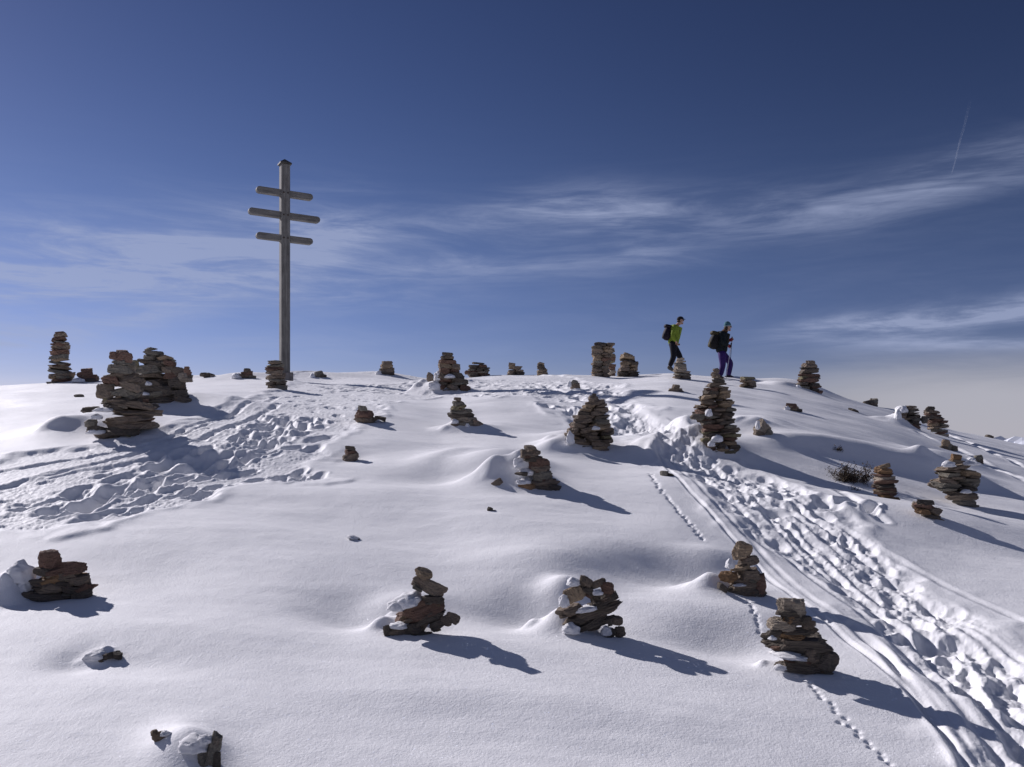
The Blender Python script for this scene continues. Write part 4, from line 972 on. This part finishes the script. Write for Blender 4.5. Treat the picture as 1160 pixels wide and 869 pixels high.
# ------------------------------------------------------------------ contrail
def build_contrail():
    def dirp(px, py, Y): return Vector(((px - CX) / F * Y, Y, (HOR - py) / F * Y))
    a = dirp(1078, 197, 9000); b = dirp(1100, 112, 9600)
    z = (b - a).normalized(); x = z.orthogonal().normalized(); y = z.cross(x); n = 14; seg = 60; V = []; Fc = []
    for s in range(seg + 1):
        t = s / seg; c = a.lerp(b, t); r = 4 + 11 * t ** .8 if t > .02 else 2
        r *= 1 + .15 * math.sin(s * 1.7) + .1 * math.sin(s * .6)
        c = c + x * 4 * math.sin(s * .21)
        for j in range(n): V.append(c + (x * math.cos(j * 6.2832 / n) + y * math.sin(j * 6.2832 / n)) * r)
        if s:
            for j in range(n): Fc.append(((s - 1) * n + j, (s - 1) * n + (j + 1) % n, s * n + (j + 1) % n, s * n + j))
    m = bpy.data.materials.new('contrail_vapour'); m.use_nodes = True; nt = m.node_tree; nt.nodes.clear()
    out = nt.nodes.new('ShaderNodeOutputMaterial'); mix = nt.nodes.new('ShaderNodeMixShader'); tr = nt.nodes.new('ShaderNodeBsdfTransparent'); df = nt.nodes.new('ShaderNodeBsdfTranslucent'); df.inputs[0].default_value = (.82, .88, .95, 1)
    tc = nt.nodes.new('ShaderNodeTexCoord'); nz = noise_tex(nt, tc.outputs['Object'], .004, 3)
    sep = nt.nodes.new('ShaderNodeSeparateXYZ'); nt.links.new(tc.outputs['Generated'], sep.inputs[0])
    f = math_n(nt, 'MULTIPLY', math_n(nt, 'SUBTRACT', 1.0, sep.outputs[2]), .10)
    f = math_n(nt, 'MULTIPLY', f, math_n(nt, 'ADD', nz.outputs[0], .1))
    nt.links.new(f, mix.inputs[0]); nt.links.new(tr.outputs[0], mix.inputs[1]); nt.links.new(df.outputs[0], mix.inputs[2]); nt.links.new(mix.outputs[0], out.inputs[0])
    o = mesh_obj('contrail', V, Fc, m, smooth=True); tag(o, 'thin white aircraft vapour trail high in the sky at right', 'contrail', kind='stuff')

# ------------------------------------------------------------------ light, sky, camera
SUN_AZ = R(-50); SUN_EL = R(28)
def build_sky():
    w = bpy.data.worlds.new('World'); scene.world = w; w.use_nodes = True; nt = w.node_tree; nt.nodes.clear()
    out = nt.nodes.new('ShaderNodeOutputWorld'); bg = nt.nodes.new('ShaderNodeBackground'); bg.inputs[1].default_value = .10
    nt.links.new(bg.outputs[0], out.inputs[0])
    sky = nt.nodes.new('ShaderNodeTexSky'); sky.sky_type = 'NISHITA'; sky.sun_disc = False
    sky.sun_elevation = SUN_EL; sky.sun_rotation = SUN_AZ; sky.altitude = 2000; sky.air_density = 1.0; sky.dust_density = .3; sky.ozone_density = 2.0
    tc = nt.nodes.new('ShaderNodeTexCoord'); G = tc.outputs['Generated']
    sep = nt.nodes.new('ShaderNodeSeparateXYZ'); nt.links.new(G, sep.inputs[0]); x, y, z = sep.outputs
    rxy = math_n(nt, 'SQRT', math_n(nt, 'ADD', math_n(nt, 'MULTIPLY', x, x), math_n(nt, 'ADD', math_n(nt, 'MULTIPLY', y, y), 1e-5)))
    t = math_n(nt, 'DIVIDE', z, rxy)                                   # tangent of the height above the horizon
    az = math_n(nt, 'ARCTAN2', x, y)
    tint = nt.nodes.new('ShaderNodeMix'); tint.data_type = 'RGBA'; tint.blend_type = 'MULTIPLY'; tint.inputs[0].default_value = 1
    tint.inputs[7].default_value = SKY_TINT
    sc0 = nt.nodes.new('ShaderNodeVectorMath'); sc0.operation = 'SCALE'; sc0.inputs['Scale'].default_value = .1; nt.links.new(sky.outputs[0], sc0.inputs[0])
    gm = nt.nodes.new('ShaderNodeGamma'); gm.inputs[1].default_value = 1.65; nt.links.new(sc0.outputs[0], gm.inputs[0])
    nt.links.new(gm.outputs[0], tint.inputs[6])
    hg = nt.nodes.new('ShaderNodeMapRange'); hg.interpolation_type = 'SMOOTHSTEP'; hg.inputs[1].default_value = .0; hg.inputs[2].default_value = .30; hg.inputs[3].default_value = .70; hg.inputs[4].default_value = 1.0; nt.links.new(t, hg.inputs[0])
    hc = nt.nodes.new('ShaderNodeCombineXYZ'); nt.links.new(hg.outputs[0], hc.inputs[0]); nt.links.new(hg.outputs[0], hc.inputs[1]); nt.links.new(math_n(nt, 'POWER', hg.outputs[0], .25), hc.inputs[2])
    hs = nt.nodes.new('ShaderNodeVectorMath'); hs.operation = 'MULTIPLY'; nt.links.new(tint.outputs[2], hs.inputs[0]); nt.links.new(hc.outputs[0], hs.inputs[1])
    # cirrus: wind-drawn noise in (azimuth, height) space, gathered into a few bands
    cmb = nt.nodes.new('ShaderNodeCombineXYZ')
    nt.links.new(az, cmb.inputs[0]); nt.links.new(t, cmb.inputs[1])
    def band(pts, width, amp):
        fc = nt.nodes.new('ShaderNodeFloatCurve'); cm = fc.mapping; c = cm.curves[0]
        P2 = []
        for px, py in pts:
            a = math.atan((px - CX) / F); P2.append((a / 2.4 + .5, (HOR - py) / F * math.cos(a)))
        c.points[0].location = P2[0]; c.points[1].location = P2[-1]
        for p in P2[1:-1]: c.points.new(*p)
        cm.update()
        nt.links.new(math_n(nt, 'ADD', math_n(nt, 'DIVIDE', az, 2.4), .5), fc.inputs[1])
        d = math_n(nt, 'DIVIDE', math_n(nt, 'SUBTRACT', t, fc.outputs[0]), width)
        g = math_n(nt, 'POWER', 2.718, math_n(nt, 'MULTIPLY', math_n(nt, 'MULTIPLY', d, d), -1.0))
        a0 = (P2[0][0] - .5) * 2.4; a1 = (P2[-1][0] - .5) * 2.4
        mr = nt.nodes.new('ShaderNodeMapRange'); mr.interpolation_type = 'SMOOTHSTEP'; mr.inputs[1].default_value = a0; mr.inputs[2].default_value = a0 + .16; nt.links.new(az, mr.inputs[0])
        mr2 = nt.nodes.new('ShaderNodeMapRange'); mr2.interpolation_type = 'SMOOTHSTEP'; mr2.inputs[1].default_value = a1; mr2.inputs[2].default_value = a1 - .16; nt.links.new(az, mr2.inputs[0])
        return math_n(nt, 'MULTIPLY', math_n(nt, 'MULTIPLY', math_n(nt, 'MULTIPLY', g, mr.outputs[0]), mr2.outputs[0]), amp)
    bands = [([(-500, 330), (0, 302), (200, 290), (360, 274), (470, 262)], .046, 2.0), ([(250, 290), (400, 268), (560, 252), (700, 236), (800, 232)], .026, .7), ([(-300, 400), (0, 383), (150, 362), (300, 338)], .016, 1.6), ([(100, 325), (330, 318), (560, 300), (850, 283)], .020, .75),
             ([(520, 240), (700, 240), (860, 244), (960, 236), (1060, 210), (1160, 180), (1500, 120)], .026, .95), ([(820, 392), (900, 376), (1000, 368), (1090, 358), (1160, 350), (1500, 330)], .013, 2.1), ([(900, 392), (1000, 391), (1160, 387), (1500, 380)], .008, 1.3),
             ([(-300, 345), (0, 328), (200, 330), (420, 340), (600, 332)], .018, .45), ([(-300, 420), (0, 405), (300, 395), (500, 392)], .02, .35)]
    tot = None
    for b in bands:
        v = band(*b); tot = v if tot is None else math_n(nt, 'ADD', tot, v)
    mp = nt.nodes.new('ShaderNodeMapping'); mp.inputs['Rotation'].default_value = (0, 0, R(11)); mp.inputs['Scale'].default_value = (2.6, 18, 1)
    nt.links.new(cmb.outputs[0], mp.inputs[0])
    wn = noise_tex(nt, mp.outputs[0], 1.7, 10, .64, .8)
    mp2 = nt.nodes.new('ShaderNodeMapping'); mp2.inputs['Rotation'].default_value = (0, 0, R(8)); mp2.inputs['Scale'].default_value = (9, 60, 1)
    nt.links.new(cmb.outputs[0], mp2.inputs[0]); wn2 = noise_tex(nt, mp2.outputs[0], 1.6, 6, .6, .5)
    nn = math_n(nt, 'ADD', math_n(nt, 'MULTIPLY', wn.outputs[0], .75), math_n(nt, 'MULTIPLY', wn2.outputs[0], .25))
    mrn = nt.nodes.new('ShaderNodeMapRange'); mrn.interpolation_type = 'SMOOTHSTEP'; mrn.inputs[1].default_value = .36; mrn.inputs[2].default_value = .74; nt.links.new(nn, mrn.inputs[0])
    low = nt.nodes.new('ShaderNodeMapRange'); low.interpolation_type = 'SMOOTHSTEP'; low.inputs[1].default_value = .42; low.inputs[2].default_value = .02; low.inputs[3].default_value = .0; low.inputs[4].default_value = .16; nt.links.new(t, low.inputs[0])
    # unseen cloud veil, added above the frame to brighten shadows on the snow
    hi = nt.nodes.new('ShaderNodeMapRange'); hi.interpolation_type = 'SMOOTHSTEP'; hi.inputs[1].default_value = .75; hi.inputs[2].default_value = 1.4; hi.inputs[4].default_value = .8; nt.links.new(t, hi.inputs[0])
    cloud = math_n(nt, 'MULTIPLY', math_n(nt, 'ADD', math_n(nt, 'ADD', tot, low.outputs[0]), hi.outputs[0]), math_n(nt, 'MULTIPLY_ADD', mrn.outputs[0], .88, .12))
    cloud = math_n(nt, 'MULTIPLY', cloud, 1.0, clamp=True)
    cmix = nt.nodes.new('ShaderNodeMix'); cmix.data_type = 'RGBA'; cmix.inputs[7].default_value = CLOUD
    nt.links.new(math_n(nt, 'MULTIPLY', cloud, .68), cmix.inputs[0]); nt.links.new(hs.outputs[0], cmix.inputs[6])
    # milky haze bank low in the right
    h1 = nt.nodes.new('ShaderNodeMapRange'); h1.interpolation_type = 'SMOOTHSTEP'; h1.inputs[1].default_value = .085; h1.inputs[2].default_value = .02; nt.links.new(math_n(nt, 'ADD', t, math_n(nt, 'MULTIPLY', wn.outputs[0], -.03)), h1.inputs[0])
    h2 = nt.nodes.new('ShaderNodeMapRange'); h2.interpolation_type = 'SMOOTHSTEP'; h2.inputs[1].default_value = .20; h2.inputs[2].default_value = .50; nt.links.new(az, h2.inputs[0])
    hz = math_n(nt, 'MULTIPLY', math_n(nt, 'MULTIPLY', h1.outputs[0], h2.outputs[0]), .92)
    hmix = nt.nodes.new('ShaderNodeMix'); hmix.data_type = 'RGBA'; hmix.inputs[7].default_value = HAZEC
    nt.links.new(hz, hmix.inputs[0]); nt.links.new(cmix.outputs[2], hmix.inputs[6])
    nt.links.new(hmix.outputs[2], bg.inputs[0])

SKY_TINT = (9.9, 7.0, 6.8, 1)
CLOUD = (3.5, 4.0, 5.8, 1)
HAZEC = (4.2, 4.2, 4.8, 1)

def build_light():
    l = bpy.data.lights.new('sun', 'SUN'); l.energy = 4.8; l.angle = R(.5); l.color = (1, .95, .985)
    o = link(bpy.data.objects.new('sun', l))
    d = Vector((math.sin(SUN_AZ) * math.cos(SUN_EL), math.cos(SUN_AZ) * math.cos(SUN_EL), math.sin(SUN_EL)))
    o.rotation_euler = d.to_track_quat('Z', 'Y').to_euler(); o.location = d * 30

def build_camera():
    c = bpy.data.cameras.new('camera'); c.sensor_width = 36; c.sensor_fit = 'HORIZONTAL'; c.lens = 36 * F / 1160
    c.shift_y = (HOR - 434.5) / 1160; c.clip_end = 60000; c.clip_start = .05
    o = link(bpy.data.objects.new('camera', c)); o.rotation_euler = (R(90), 0, 0); scene.camera = o

build_ground(); build_mountains(); build_cairns(); build_cross(); build_people()
build_shrub('low dark leafless heather bush poking out of the snow at right', (966, 545), 40, 25, 60, 5)
build_shrub('tiny dark sprig showing in the snow just below the heather bush', (967, 555), 8, 6, 6, 6)
build_shrub('few dark twigs on the bank above the heather bush', (950, 509), 10, 5, 7, 7)
build_contrail(); build_sky(); build_light(); build_camera()
vs = scene.view_settings; vs.view_transform = 'Standard'; vs.look = 'None'; vs.exposure = 0.06; vs.gamma = 1; vs.use_curve_mapping = False
scene.cycles.max_bounces = 5; scene.cycles.diffuse_bounces = 3
